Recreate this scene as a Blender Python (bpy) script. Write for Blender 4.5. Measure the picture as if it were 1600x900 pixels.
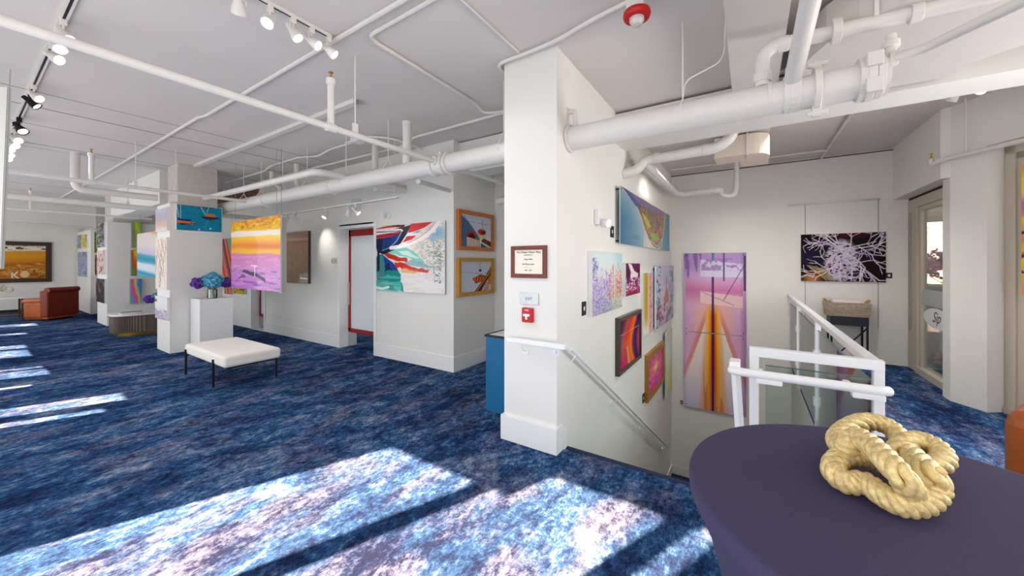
import bpy, bmesh, math, random
import numpy as np
from mathutils import Vector, Matrix

for _o in list(bpy.data.objects):
    bpy.data.objects.remove(_o, do_unlink=True)
scene = bpy.context.scene
COL = scene.collection
R = math.radians

# ------------------------------------------------------------------ camera
FPX, HORIZON, YAW, EYE = 569.0, 412.0, R(33.1), 1.55
cam_data = bpy.data.cameras.new('camera')
cam_data.sensor_width = 36.0
cam_data.lens = FPX / 1600.0 * 36.0
cam_data.shift_y = -(450.0 - HORIZON) / 1600.0
cam_data.clip_start = 0.02
cam = bpy.data.objects.new('camera', cam_data)
COL.objects.link(cam)
cam.location = (0, 0, EYE)
cam.rotation_euler = (R(90), 0, YAW)
scene.camera = cam

# ------------------------------------------------------------------ exposure
scene.view_settings.view_transform = 'Standard'
scene.view_settings.look = 'None'
scene.view_settings.exposure = 0.12
scene.view_settings.gamma = 1.0
scene.view_settings.use_curve_mapping = False

# ------------------------------------------------------------------ sky
world = bpy.data.worlds.new('sky')
scene.world = world
world.use_nodes = True
wn = world.node_tree.nodes
bg = wn.get('Background')
bg.inputs[0].default_value = (0.80, 0.90, 1.0, 1)
bg.inputs[1].default_value = 0.95

# ------------------------------------------------------------------ sun
SUN_DX, SUN_TAN = 0.42, 0.70          # sideways drift per metre of depth, tan(elevation)
_h = math.sqrt(1 + SUN_DX ** 2)
SUN_DROP = SUN_TAN * _h               # fall per metre of +Y travelled
sd = bpy.data.lights.new('sun', 'SUN')
sd.energy = 56.0
sd.angle = R(0.7)
sd.color = (1.0, 0.66, 0.43)
sun = bpy.data.objects.new('sun', sd)
COL.objects.link(sun)
sun.rotation_euler = Vector((SUN_DX, 1.0, -SUN_DROP)).to_track_quat('-Z', 'Y').to_euler()

# ------------------------------------------------------------------ daylight lamp at the window wall, plus added fill lamps at the right
def area(name, loc, direction, sx, sy, energy, color=(1, 1, 1)):
    d = bpy.data.lights.new(name, 'AREA')
    d.shape = 'RECTANGLE'
    d.size, d.size_y, d.energy, d.color = sx, sy, energy, color
    o = bpy.data.objects.new(name, d)
    COL.objects.link(o)
    o.location = loc
    o.rotation_euler = Vector(direction).to_track_quat('-Z', 'Y').to_euler()
    o.visible_glossy = True
    return o
YW = -1.0
CEIL = 3.32
area('daylight_fill', (-8.5, YW + 0.12, 1.5), (0, 1, 0.0), 21.0, 2.4, 225, (0.97, 0.985, 1.0))
area('daylight_fill', (3.6, 1.6, 1.7), (-0.75, 0.66, 0.05), 3.4, 2.6, 22, (0.98, 0.99, 1.0))  # added fill lamp off frame, brightens the stairwell side
area('daylight_fill', (3.0, 4.24, 1.25), (-0.84, -0.545, -0.05), 1.7, 1.8, 85, (0.98, 0.99, 1.0))  # added fill lamp before the solid right wall, lifts the back corner

# ------------------------------------------------------------------ measuring helpers (pixel of the 1600x900 picture -> real point)
_c, _s = math.cos(YAW), math.sin(YAW)
def ray(u, v):
    r = (u - 800.0) / FPX
    return Vector((-_s + r * _c, _c + r * _s, (HORIZON - v) / FPX))
EYEV = Vector((0, 0, EYE))
def onZ(u, v, z=0.0):
    d = ray(u, v); return EYEV + d * ((z - EYE) / d.z)
def onX(u, v, x):
    d = ray(u, v); return EYEV + d * (x / d.x)
def onY(u, v, y):
    d = ray(u, v); return EYEV + d * (y / d.y)
def onD(u, v, dep):
    return EYEV + ray(u, v) * dep

# ------------------------------------------------------------------ materials
MATS = {}
def s2l(c):
    return tuple(((x / 12.92) if x <= 0.04045 else ((x + 0.055) / 1.055) ** 2.4) for x in c)
def rgb(r, g, b):
    return s2l((r / 255.0, g / 255.0, b / 255.0)) + (1.0,)
def mat(name, color=(200, 200, 200), rough=0.6, metal=0.0, coat=0.0, noise=0.0, nscale=30.0, bump=0.0, bscale=200.0,
        trans=0.0, ior=1.45, emit=None, estr=0.0, alpha=1.0, sheen=0.0):
    if name in MATS: return MATS[name]
    m = bpy.data.materials.new(name)
    m.use_nodes = True
    nt = m.node_tree; N = nt.nodes; L = nt.links
    p = N['Principled BSDF']
    c = rgb(*color)
    p.inputs['Base Color'].default_value = c
    p.inputs['Roughness'].default_value = rough
    p.inputs['Metallic'].default_value = metal
    p.inputs['Coat Weight'].default_value = coat
    p.inputs['Coat Roughness'].default_value = 0.08
    p.inputs['Transmission Weight'].default_value = trans
    p.inputs['IOR'].default_value = ior
    p.inputs['Sheen Weight'].default_value = sheen
    if emit:
        p.inputs['Emission Color'].default_value = rgb(*emit)
        p.inputs['Emission Strength'].default_value = estr
    tc = N.new('ShaderNodeTexCoord')
    nz = N.new('ShaderNodeTexNoise'); nz.inputs['Scale'].default_value = nscale
    nz.inputs['Detail'].default_value = 4
    L.new(tc.outputs['Object'], nz.inputs['Vector'])
    cr = N.new('ShaderNodeValToRGB')
    k = max(noise, 0.015)
    cr.color_ramp.elements[0].color = tuple(x * (1 - k) for x in c[:3]) + (1,)
    cr.color_ramp.elements[1].color = tuple(min(1, x * (1 + k)) for x in c[:3]) + (1,)
    cr.color_ramp.elements[0].position = 0.3; cr.color_ramp.elements[1].position = 0.7
    L.new(nz.outputs['Fac'], cr.inputs['Fac'])
    L.new(cr.outputs['Color'], p.inputs['Base Color'])
    if bump > 0:
        b2 = N.new('ShaderNodeTexNoise'); b2.inputs['Scale'].default_value = bscale; b2.inputs['Detail'].default_value = 3
        L.new(tc.outputs['Object'], b2.inputs['Vector'])
        bp = N.new('ShaderNodeBump'); bp.inputs['Strength'].default_value = bump; bp.inputs['Distance'].default_value = 0.004
        L.new(b2.outputs['Fac'], bp.inputs['Height']); L.new(bp.outputs['Normal'], p.inputs['Normal'])
    MATS[name] = m
    return m

WALL = mat('wall_paint', (235, 233, 227), 0.7, noise=0.01, nscale=2)
TRIM = mat('trim_paint', (240, 240, 238), 0.5)
PIPE = mat('pipe_paint', (226, 222, 217), 0.45, noise=0.02, nscale=9)
DUCT = mat('duct_paint', (214, 209, 204), 0.5, noise=0.02, nscale=6)
CONC = mat('painted_concrete', (206, 200, 193), 0.8, noise=0.06, nscale=14, bump=0.5, bscale=30)
RAILW = mat('rail_white', (244, 245, 246), 0.35, coat=0.2)
BLACKM = mat('black_metal', (16, 17, 20), 0.45, metal=0.3)
BLACK = mat('black_plastic', (22, 22, 24), 0.5)
STEEL = mat('brushed_steel', (176, 178, 180), 0.3, metal=1.0)
MIRROR = mat('polished_kick_plate', (205, 208, 210), 0.06, metal=1.0)
BRASS = mat('brass', (200, 150, 60), 0.3, metal=1.0)
BRONZE = mat('bronze_legs', (96, 78, 66), 0.4, metal=0.8)
REDP = mat('red_paint', (150, 22, 20), 0.45)
ORANGEP = mat('rust_door_frame', (150, 30, 18), 0.45)
FROST = mat('frosted_glass', (222, 226, 230), 0.35, coat=0.3)
REDPL = mat('red_plastic', (196, 12, 18), 0.35)
LEATHER = mat('cognac_leather', (172, 84, 24), 0.42, noise=0.18, nscale=5, bump=0.15, bscale=60, coat=0.1)
CREAM = mat('cream_fabric', (238, 232, 224), 0.9, noise=0.02, nscale=5, bump=0.3, bscale=300, sheen=0.3)
GOLDW = mat('gold_wood', (196, 140, 40), 0.4, noise=0.12, nscale=12)
ORGW = mat('orange_gold_wood', (200, 112, 36), 0.4, noise=0.12, nscale=12)
DARKW = mat('dark_wood', (58, 40, 26), 0.45, noise=0.2, nscale=10)
MAHOG = mat('mahogany', (112, 44, 26), 0.35, noise=0.2, nscale=20)
TAN = mat('tan_aluminium', (196, 186, 168), 0.45)
NAVY = mat('navy_lacquer', (18, 22, 36), 0.4)
BLUECAB = mat('blue_cabinet', (28, 106, 152), 0.4)
WHITEL = mat('white_laminate', (240, 240, 240), 0.35)
PAPER = mat('paper', (240, 238, 232), 0.8)
BOARD = mat('pale_board', (196, 196, 192), 0.6)
GREYPANEL = mat('grey_panel', (150, 150, 148), 0.5)
BROWNCAV = mat('brown_brick_cavity', (120, 92, 66), 0.9, noise=0.25, nscale=12)
GREEN = mat('leaf_green', (110, 130, 50), 0.6)
ROPE = mat('gold_rope', (242, 210, 148), 0.4, noise=0.28, nscale=90, bump=.45, bscale=420, metal=0.25)
WICKER = mat('grey_wicker', (176, 160, 140), 0.8, noise=0.25, nscale=40)
LAMPGLOW = mat('lamp_lens', (255, 250, 235), 0.4, emit=(255, 240, 212), estr=3.5)
GLOWSOFT = mat('lamp_lens_side', (255, 250, 235), 0.4, emit=(255, 244, 224), estr=2.0)
OUTG = mat('outdoor_paving', (112, 114, 116), 0.9, noise=0.08, nscale=3)
SIDING = mat('pale_siding', (226, 226, 220), 0.7)
SILL = mat('sill_white', (224, 224, 220), 0.5)

def glass_mat(name, tint=(238, 250, 246), rough=0.0, gain=1.7):
    m = bpy.data.materials.new(name); m.use_nodes = True
    nt = m.node_tree; N = nt.nodes; L = nt.links
    N.remove(N['Principled BSDF'])
    t = N.new('ShaderNodeBsdfTransparent'); t.inputs[0].default_value = rgb(*tint)
    g = N.new('ShaderNodeBsdfGlossy'); g.inputs['Roughness'].default_value = rough
    fr = N.new('ShaderNodeFresnel'); fr.inputs['IOR'].default_value = 1.55
    mu = N.new('ShaderNodeMath'); mu.operation = 'MULTIPLY_ADD'; mu.use_clamp = True
    mu.inputs[1].default_value = gain; mu.inputs[2].default_value = 0.01
    mx = N.new('ShaderNodeMixShader')
    L.new(fr.outputs[0], mu.inputs[0]); L.new(mu.outputs[0], mx.inputs[0]); L.new(t.outputs[0], mx.inputs[1]); L.new(g.outputs[0], mx.inputs[2])
    L.new(mx.outputs[0], N['Material Output'].inputs[0])
    MATS[name] = m
    return m
GLASS = glass_mat('rail_glass', (242, 251, 248))
WINGLASS = glass_mat('window_glass', (250, 252, 252), gain=.8)
VASEGLASS = glass_mat('vase_glass', (228, 240, 232), 0.02)
GLASSEDGE = mat('glass_edge', (92, 112, 112), 0.3)

def carpet_mat():
    m = bpy.data.materials.new('blue_carpet'); m.use_nodes = True
    nt = m.node_tree; N = nt.nodes; L = nt.links; p = N['Principled BSDF']
    tc = N.new('ShaderNodeTexCoord')
    def mp(sx, sy):
        q = N.new('ShaderNodeMapping'); q.inputs['Scale'].default_value = (sx, sy, 1)
        L.new(tc.outputs['Object'], q.inputs['Vector']); return q
    def nz(q, sc, det, rough=0.6, dist=0.0):
        n = N.new('ShaderNodeTexNoise'); n.inputs['Scale'].default_value = sc; n.inputs['Detail'].default_value = det
        n.inputs['Roughness'].default_value = rough; n.inputs['Distortion'].default_value = dist
        L.new(q.outputs[0], n.inputs['Vector']); return n
    def math_(op, a, b=None, c=None):
        q = N.new('ShaderNodeMath'); q.operation = op
        for i, x in enumerate((a, b, c)):
            if x is None: continue
            if isinstance(x, (int, float)): q.inputs[i].default_value = x
            else: L.new(x, q.inputs[i])
        return q.outputs[0]
    big = nz(mp(1.15, 0.62), 1.7, 3, 0.55, 0.3)
    mid = nz(mp(1.0, 0.5), 8.0, 6, 0.72, 0.4)
    fine = nz(mp(1.0, 0.7), 34.0, 3, 0.8)
    weave = nz(mp(1.0, 0.16), 170.0, 2, 0.7)
    v = math_('MULTIPLY', big.outputs['Fac'], 0.50)
    v = math_('MULTIPLY_ADD', mid.outputs['Fac'], 0.80, v)
    v = math_('MULTIPLY_ADD', fine.outputs['Fac'], 0.75, v)
    v = math_('MULTIPLY_ADD', weave.outputs['Fac'], 0.20, v)
    v = math_('MULTIPLY_ADD', v, 1.9, -1.72)
    cr = N.new('ShaderNodeValToRGB'); L.new(v, cr.inputs['Fac'])
    els = cr.color_ramp.elements
    stops = [(0.0, (27, 34, 60)), (0.20, (32, 48, 82)), (0.40, (42, 70, 110)), (0.56, (58, 92, 134)), (0.72, (102, 126, 154)), (0.84, (138, 144, 160)), (1.0, (172, 166, 172))]
    els[0].position, els[0].color = stops[0][0], rgb(*stops[0][1])
    els[1].position, els[1].color = stops[-1][0], rgb(*stops[-1][1])
    for q, c in stops[1:-1]:
        e = els.new(q); e.color = rgb(*c)
    # mauve worn streaks
    m2 = nz(mp(1.0, 0.45), 3.2, 4, 0.65, 0.2)
    cr2 = N.new('ShaderNodeValToRGB'); L.new(m2.outputs['Fac'], cr2.inputs['Fac'])
    cr2.color_ramp.elements[0].position = 0.48; cr2.color_ramp.elements[0].color = (0, 0, 0, 1)
    cr2.color_ramp.elements[1].position = 0.66; cr2.color_ramp.elements[1].color = (1, 1, 1, 1)
    mf = math_('MULTIPLY', cr2.outputs['Color'], 0.5)
    mx = N.new('ShaderNodeMix'); mx.data_type = 'RGBA'
    L.new(mf, mx.inputs['Factor']); L.new(cr.outputs['Color'], mx.inputs[6])
    cr3 = N.new('ShaderNodeValToRGB'); L.new(v, cr3.inputs['Fac'])
    cr3.color_ramp.elements[0].position = 0.15; cr3.color_ramp.elements[0].color = rgb(40, 42, 68)
    cr3.color_ramp.elements[1].position = 0.85; cr3.color_ramp.elements[1].color = rgb(168, 160, 172)
    L.new(cr3.outputs['Color'], mx.inputs[7])
    L.new(mx.outputs[2], p.inputs['Base Color'])
    p.inputs['Roughness'].default_value = 1.0
    p.inputs['Specular IOR Level'].default_value = 0.0
    p.inputs['Sheen Roughness'].default_value = 0.6
    bp = N.new('ShaderNodeBump'); bp.inputs['Strength'].default_value = 0.35; bp.inputs['Distance'].default_value = 0.01
    L.new(fine.outputs['Fac'], bp.inputs['Height']); L.new(bp.outputs['Normal'], p.inputs['Normal'])
    return m
CARPET = carpet_mat()
CARPETD = mat('navy_stair_edge', (34, 44, 74), 0.9, noise=0.1, nscale=60)

def ceiling_mat():
    m = bpy.data.materials.new('ceiling_paint'); m.use_nodes = True
    nt = m.node_tree; N = nt.nodes; L = nt.links; p = N['Principled BSDF']
    tc = N.new('ShaderNodeTexCoord'); sep = N.new('ShaderNodeSeparateXYZ'); L.new(tc.outputs['Object'], sep.inputs[0])
    nz = N.new('ShaderNodeTexNoise'); nz.inputs['Scale'].default_value = 1.3; nz.inputs['Detail'].default_value = 4
    L.new(tc.outputs['Object'], nz.inputs['Vector'])
    cr = N.new('ShaderNodeValToRGB'); L.new(nz.outputs['Fac'], cr.inputs['Fac'])
    cr.color_ramp.elements[0].color = rgb(214, 207, 203); cr.color_ramp.elements[1].color = rgb(226, 219, 215)
    def near(axis, c, w):
        a = N.new('ShaderNodeMath'); a.operation = 'SUBTRACT'; L.new(sep.outputs[axis], a.inputs[0]); a.inputs[1].default_value = c
        b = N.new('ShaderNodeMath'); b.operation = 'ABSOLUTE'; L.new(a.outputs[0], b.inputs[0])
        d = N.new('ShaderNodeMath'); d.operation = 'LESS_THAN'; L.new(b.outputs[0], d.inputs[0]); d.inputs[1].default_value = w
        return d.outputs[0]
    tot = None
    for ax, c, w in [('X', -4.65, .003), ('X', -5.9, .012), ('X', -7.2, .007), ('X', -7.36, .005), ('X', -8.5, .016), ('X', -9.8, .01), ('X', -11.2, .012), ('X', -12.6, .01), ('X', -14.2, .012), ('X', -16.0, .012),
                     ('X', -1.33, .014), ('X', -1.62, .006), ('X', -0.13, .01), ('X', 0.75, .012), ('X', 1.35, .008), ('Y', 6.2, .01), ('Y', 7.1, .008)]:
        o = near(ax, c, w)
        if tot is None: tot = o
        else:
            q = N.new('ShaderNodeMath'); q.operation = 'MAXIMUM'; L.new(tot, q.inputs[0]); L.new(o, q.inputs[1]); tot = q.outputs[0]
    mx = N.new('ShaderNodeMix'); mx.data_type = 'RGBA'
    L.new(tot, mx.inputs['Factor']); L.new(cr.outputs['Color'], mx.inputs[6]); mx.inputs[7].default_value = rgb(96, 86, 80)
    L.new(mx.outputs[2], p.inputs['Base Color']); p.inputs['Roughness'].default_value = 0.85
    return m
CEILM = ceiling_mat()

def cloth_mat():
    m = mat('plum_stretch_cloth', (66, 60, 92), 0.9, noise=0.12, nscale=240, bump=0.25, bscale=900)
    return m
CLOTH = cloth_mat()

# ------------------------------------------------------------------ mesh helpers
class MB:
    def __init__(self):
        self.bm = bmesh.new()
    def box(self, a, b):
        x0, x1 = sorted((a[0], b[0])); y0, y1 = sorted((a[1], b[1])); z0, z1 = sorted((a[2], b[2]))
        v = [self.bm.verts.new(p) for p in ((x0,y0,z0),(x1,y0,z0),(x1,y1,z0),(x0,y1,z0),(x0,y0,z1),(x1,y0,z1),(x1,y1,z1),(x0,y1,z1))]
        for f in ((0,3,2,1),(4,5,6,7),(0,1,5,4),(1,2,6,5),(2,3,7,6),(3,0,4,7)):
            self.bm.faces.new([v[i] for i in f])
        return self
    def obox(self, c, size, rot=None):
        mtx = rot.to_4x4() if rot is not None else Matrix.Identity(4)
        c = Vector(c); hx, hy, hz = size[0]/2, size[1]/2, size[2]/2
        v = [self.bm.verts.new(c + mtx @ Vector(p)) for p in ((-hx,-hy,-hz),(hx,-hy,-hz),(hx,hy,-hz),(-hx,hy,-hz),(-hx,-hy,hz),(hx,-hy,hz),(hx,hy,hz),(-hx,hy,hz))]
        for f in ((0,3,2,1),(4,5,6,7),(0,1,5,4),(1,2,6,5),(2,3,7,6),(3,0,4,7)):
            self.bm.faces.new([v[i] for i in f])
        return self
    def prism(self, pts, z0, z1):
        a = sum(pts[i][0]*pts[(i+1) % len(pts)][1] - pts[(i+1) % len(pts)][0]*pts[i][1] for i in range(len(pts)))
        if a < 0: pts = pts[::-1]
        lo = [self.bm.verts.new((x, y, z0)) for x, y in pts]; hi = [self.bm.verts.new((x, y, z1)) for x, y in pts]
        self.bm.faces.new(lo[::-1]); self.bm.faces.new(hi)
        n = len(pts)
        for i in range(n):
            self.bm.faces.new([lo[i], lo[(i+1) % n], hi[(i+1) % n], hi[i]])
        return self
    def tube(self, pts, r, seg=12, closed=False, caps=True):
        pts = [Vector(p) for p in pts]; n = len(pts)
        rr = r if isinstance(r, (list, tuple)) else [r]*n
        rings = []; up = None
        for i, p in enumerate(pts):
            if closed: t = pts[(i+1) % n] - pts[i-1]
            elif i == 0: t = pts[1] - pts[0]
            elif i == n-1: t = pts[-1] - pts[-2]
            else: t = (pts[i+1]-pts[i]).normalized() + (pts[i]-pts[i-1]).normalized()
            t.normalize()
            if up is None:
                up = Vector((0,0,1)) if abs(t.z) < .9 else Vector((1,0,0))
            a = up - t*up.dot(t)
            if a.length < 1e-5: a = t.orthogonal()
            a.normalize(); b = t.cross(a); up = a
            rings.append([self.bm.verts.new(p + (a*math.cos(k/seg*2*math.pi) + b*math.sin(k/seg*2*math.pi))*rr[i]) for k in range(seg)])
        m = n if closed else n-1
        for i in range(m):
            A, B = rings[i], rings[(i+1) % n]
            off = 0
            if closed and i == n-1:
                off = min(range(seg), key=lambda q: (A[0].co - B[q].co).length)
            for k in range(seg):
                self.bm.faces.new([A[k], A[(k+1) % seg], B[(k+1+off) % seg], B[(k+off) % seg]])
        if caps and not closed:
            self.bm.faces.new(rings[0][::-1]); self.bm.faces.new(rings[-1])
        return self
    def cyl(self, a, b, r, r2=None, seg=16):
        return self.tube([a, b], [r, r if r2 is None else r2], seg)
    def lathe(self, prof, c=(0,0,0), seg=32, sx=1.0, sy=1.0):
        c = Vector(c); rings = []
        for r, z in prof:
            if r < 1e-6: rings.append([self.bm.verts.new(c + Vector((0,0,z)))])
            else: rings.append([self.bm.verts.new(c + Vector((r*sx*math.cos(k/seg*2*math.pi), r*sy*math.sin(k/seg*2*math.pi), z))) for k in range(seg)])
        for A, B in zip(rings, rings[1:]):
            if len(A) == 1 and len(B) == 1: continue
            for k in range(seg):
                if len(A) == 1: self.bm.faces.new([A[0], B[(k+1) % seg], B[k]])
                elif len(B) == 1: self.bm.faces.new([A[k], A[(k+1) % seg], B[0]])
                else: self.bm.faces.new([A[k], A[(k+1) % seg], B[(k+1) % seg], B[k]])
        return self
    def ball(self, c, r, sub=2, sc=(1,1,1), jit=0.0, rnd=random):
        m = bmesh.ops.create_icosphere(self.bm, subdivisions=sub, radius=r)
        for v in m['verts']:
            v.co = Vector((v.co.x*sc[0], v.co.y*sc[1], v.co.z*sc[2])) * (1 + rnd.uniform(-jit, jit)) + Vector(c)
        return self
    def xform(self, mtx):
        self.bm.transform(mtx); return self

def world_loc(o):
    p = Vector((0,0,0))
    while o: p += o.location; o = o.parent
    return p
def build(name, mb, m, parent=None, bevel=0.0, smooth=False, sub=0, origin=None, local=False):
    bm = mb.bm
    bmesh.ops.recalc_face_normals(bm, faces=bm.faces)
    if parent is not None:
        off = Vector((0,0,0)) if local else world_loc(parent)
        loc = Vector((0,0,0))
    else:
        if origin is None:
            xs = [v.co.x for v in bm.verts]; ys = [v.co.y for v in bm.verts]; zs = [v.co.z for v in bm.verts]
            origin = Vector(((min(xs)+max(xs))/2, (min(ys)+max(ys))/2, min(zs)))
        off = Vector(origin); loc = off
    bmesh.ops.translate(bm, verts=bm.verts, vec=-off)
    me = bpy.data.meshes.new(name)
    bm.to_mesh(me); bm.free()
    if smooth:
        for p in me.polygons: p.use_smooth = True
    me.materials.append(m)
    o = bpy.data.objects.new(name, me)
    COL.objects.link(o)
    o.location = loc
    if parent is not None: o.parent = parent
    if bevel > 0:
        b = o.modifiers.new('bevel', 'BEVEL'); b.width = bevel; b.segments = 3 if bevel > .01 else 2; b.limit_method = 'ANGLE'; b.angle_limit = R(40)
    if sub:
        s = o.modifiers.new('sub', 'SUBSURF'); s.levels = sub; s.render_levels = sub
    if smooth:
        e = o.modifiers.new('split', 'EDGE_SPLIT'); e.split_angle = R(42)
    return o
def tag(o, label, cat, group=None):
    o['label'] = label; o['category'] = cat
    if group: o['group'] = group
    return o
def thing(name, label, cat, loc=(0,0,0), rotz=0.0, group=None):
    o = bpy.data.objects.new(name, None); COL.objects.link(o)
    o.empty_display_size = 0.1
    o.location = loc; o.rotation_euler = (0, 0, rotz)
    return tag(o, label, cat, group)
def struct(name, mb, m, bevel=0.0, parent=None):
    o = build(name, mb, m, parent, bevel)
    if parent is None: o['kind'] = 'structure'
    return o
def local_build(name, mb, m, parent, **k):
    return build(name, mb, m, parent, local=True, **k)
def dup(root, loc, rotz=None, label=None):
    r = root.copy(); COL.objects.link(r); r.location = loc
    if rotz is not None: r.rotation_euler = (0, 0, rotz)
    if label: r['label'] = label
    for ch in list(root.children):
        c = ch.copy(); COL.objects.link(c); c.parent = r
        for g in ch.children:
            d = g.copy(); COL.objects.link(d); d.parent = c
    return r
# ================================================================== STRUCTURE
FARX = -19.2
HY = 3.9          # plane of the long gallery wall
SX = -1.311       # face of the stair side wall
BY = 7.85         # back wall of the stairwell
GX = 0.575        # glazed guard along the stairwell
SY = 2.83         # top nosing of the stair
LZ = -2.63        # landing level
# right-hand (angled) wall: starts at A, runs along D, outward normal NO
A = Vector((1.90, 6.15, 0)); Dd = Vector((math.sin(R(33.0)), -math.cos(R(33.0)), 0)); NO = Vector((math.cos(R(33.0)), math.sin(R(33.0)), 0))
def W(t, n, z): return A + Dd*t + NO*n + Vector((0,0,z))

mb = MB()
mb.box((FARX-.2, YW-.3, -.25), (3.4, SY, 0))
mb.box((FARX-.2, SY, -.25), (SX-.02, 9.0, 0))
mb.box((GX+.03, SY, -.25), (2.1, 8.2, 0))
mb.prism([(2.1, SY), (3.6, SY), tuple(W(3.2, .05, 0))[:2], tuple(W(.38, .2, 0))[:2], (2.1, 6.4)], -.25, 0)
struct('floor', mb, CARPET).rotation_euler = (0,0,0)
struct('trim_1', MB().box((SX, SY-.03, -.2), (GX+.03, SY+.012, .006)), CARPETD)
# stair
mb = MB()
n = 15; rise = -LZ/n; tread = .272
for i in range(n):
    mb.box((SX, SY+i*tread, -(i+1)*rise-.25 if i < n-1 else LZ-.25), (GX+.02, SY+(i+1)*tread, -(i+1)*rise))
st = build('staircase', mb, CARPETD); st['kind'] = 'structure'
struct('floor_landing', MB().box((SX, SY+n*tread, LZ-.25), (GX+.02, BY+.1, LZ-.001)), CARPETD)

# ceiling
struct('ceiling', MB().prism([(FARX-.3, YW-.3), (4.5, YW-.3), (4.5, 2.2), tuple(W(3.2, .3, 0))[:2], tuple(W(0, .3, 0))[:2], (2.35, 8.1), (FARX-.3, 9.2)], CEIL, CEIL+.25), CEILM)

# stair side wall / column
struct('wall_stair', MB().box((-1.825, 2.675, LZ-.3), (SX, BY+.2, CEIL)), WALL)
struct('wall_back', MB().box((SX-.5, BY, LZ-.3), (2.02, BY+.2, CEIL)), WALL)
struct('trim_5', MB().box((SX, BY-.012, 3.285), (1.84, BY+.01, 3.30)), mat('dark_joint', (90, 82, 74), .8))
struct('wall_stairwell_right', MB().box((GX+.03, SY, LZ-.3), (GX+.12, BY, -.26)), WALL)
struct('baseboard_column', MB().box((-1.85, 2.65, 0), (-1.300, 2.78, .215)), TRIM, .004)
struct('baseboard_stair', MB().box((SX-.01, 2.78, 0), (SX+.022, 2.83, .16)), TRIM, .003)
struct('baseboard_landing', MB().box((SX, BY-.018, LZ), (GX+.02, BY+.01, LZ+.17)).box((SX-.01, SY+n*tread-.3, LZ), (SX+.018, BY, LZ+.17)), TRIM, .003)

# long gallery wall with door openings and the recess behind
DZ = 2.23
D1 = (-6.33, -5.32); D2 = (-9.98, -9.32)
mb = MB()
mb.box((D1[1], HY, 0), (-3.537, HY+.14, CEIL))
mb.box((D2[1], HY, 0), (D1[0], HY+.14, CEIL))
mb.box((D1[0], HY, DZ), (D1[1], HY+.14, CEIL))
mb.box((D2[0], HY, 2.15), (D2[1], HY+.14, CEIL))
mb.box((FARX, HY, 0), (D2[0], HY+.14, CEIL))
mb.box((-3.677, HY+.14, 0), (-3.537, 4.9, CEIL))
struct('wall_gallery', mb, WALL)
struct('wall_recess', MB().box((-3.7, 4.9, 0), (-1.8, 5.04, CEIL)), WALL)
struct('baseboard_gallery', MB().box((D1[1]+.03, HY-.018, 0), (-3.519, HY+.02, .215)).box((-3.54, HY+.02, 0), (-3.519, 4.875, .215))
       .box((D2[1]+.06, HY-.018, 0), (D1[0]-.06, HY+.02, .215)).box((-12.5, HY-.018, 0), (D2[0]-.06, HY+.02, .215)), TRIM, .003)
struct('baseboard_recess', MB().box((-3.50, 4.882, 0), (-1.83, 4.9, .215)), TRIM, .003)
struct('beam_recess', MB().box((-3.537, 4.02, 2.86), (-1.825, 4.35, CEIL-.02)), WALL)
struct('trim_upper_cavity', MB().box((-12.4, HY-.02, 2.98), (-9.6, HY+.01, CEIL)), BROWNCAV)

def door(nm, x0, x1, ztop, push):
    Y0 = HY + .16
    f = MB()
    w = .062
    f.box((x0+.01, Y0, .30), (x0+.01+w, Y0+.045, ztop-.05)).box((x1-.01-w, Y0, .30), (x1-.01, Y0+.045, ztop-.05))
    f.box((x0+.01, Y0, ztop-.17), (x1-.01, Y0+.045, ztop-.05)).box((x0+.01, Y0, .27), (x1-.01, Y0+.045, .345))
    d = build(nm, f, ORANGEP); d['kind'] = 'structure'
    build('door_glass', MB().box((x0+.07, Y0+.012, .34), (x1-.07, Y0+.032, ztop-.16)), FROST, d)
    build('kick_plate', MB().box((x0+.01, Y0-.004, .005), (x1-.01, Y0+.04, .268)), MIRROR, d)
    if push: build('push_plate', MB().box((x0+.012, Y0-.02, .78), (x0+.05, Y0, 1.2)), TAN, d)
    c = MB()
    c.box((x0-.06, HY-.02, 0), (x0+.008, HY+.158, ztop)).box((x1-.008, HY-.02, 0), (x1+.06, HY+.158, ztop)).box((x0+.008, HY-.02, ztop-.05), (x1-.008, HY+.158, ztop+.03)).box((x0-.06, HY-.02, ztop), (x1+.06, HY-.001, ztop+.03))
    t = build('trim_2' if push else 'trim_3', c, TRIM, bevel=.003); t['kind'] = 'structure'
door('door_1', D1[0], D1[1], DZ, True)
door('door_2', D2[0], D2[1], 2.15, False)
struct('trim_4', MB().box((D2[0], HY-.03, 0), (D2[1], HY+.14, .012)), SILL)
# dark doorway far down the gallery wall
dk = build('door_3', MB().box((-16.4, HY-.03, 0), (-13.9, HY, 1.72)), mat('dark_wine_door', (42, 10, 16), .5)); dk['kind'] = 'structure'

# far wall and returns
struct('wall_far', MB().box((FARX-.2, YW-.2, 0), (FARX, 9.0, CEIL)), WALL)
struct('baseboard_far', MB().box((FARX, YW, 0), (FARX+.02, 2.3, .12)), mat('black_base', (30, 26, 26), .6))
struct('beam_far', MB().box((-17.6, YW, 2.72), (-17.2, HY, CEIL)), WALL)

# pillars (each with its lower boxed cladding and bare upper part)
def pillar(nm, x0, x1, y0, y1, ztop=2.62):
    p = build(nm, MB().box((x0, y0, 0), (x1, y1, ztop)), WALL, bevel=.004); p['kind'] = 'structure'
    build('upper_column', MB().box((x0+.1, y0+.12, ztop), (x1-.06, y1-.06, CEIL)), CONC, p)
pillar('column_near', -9.05, -8.35, 2.03, 2.78, 2.60)
pillar('column_middle', -14.45, -13.35, 2.08, 3.35, 2.60)
pillar('column_far', -19.15, -16.95, 2.30, 3.1, 2.60)
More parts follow.
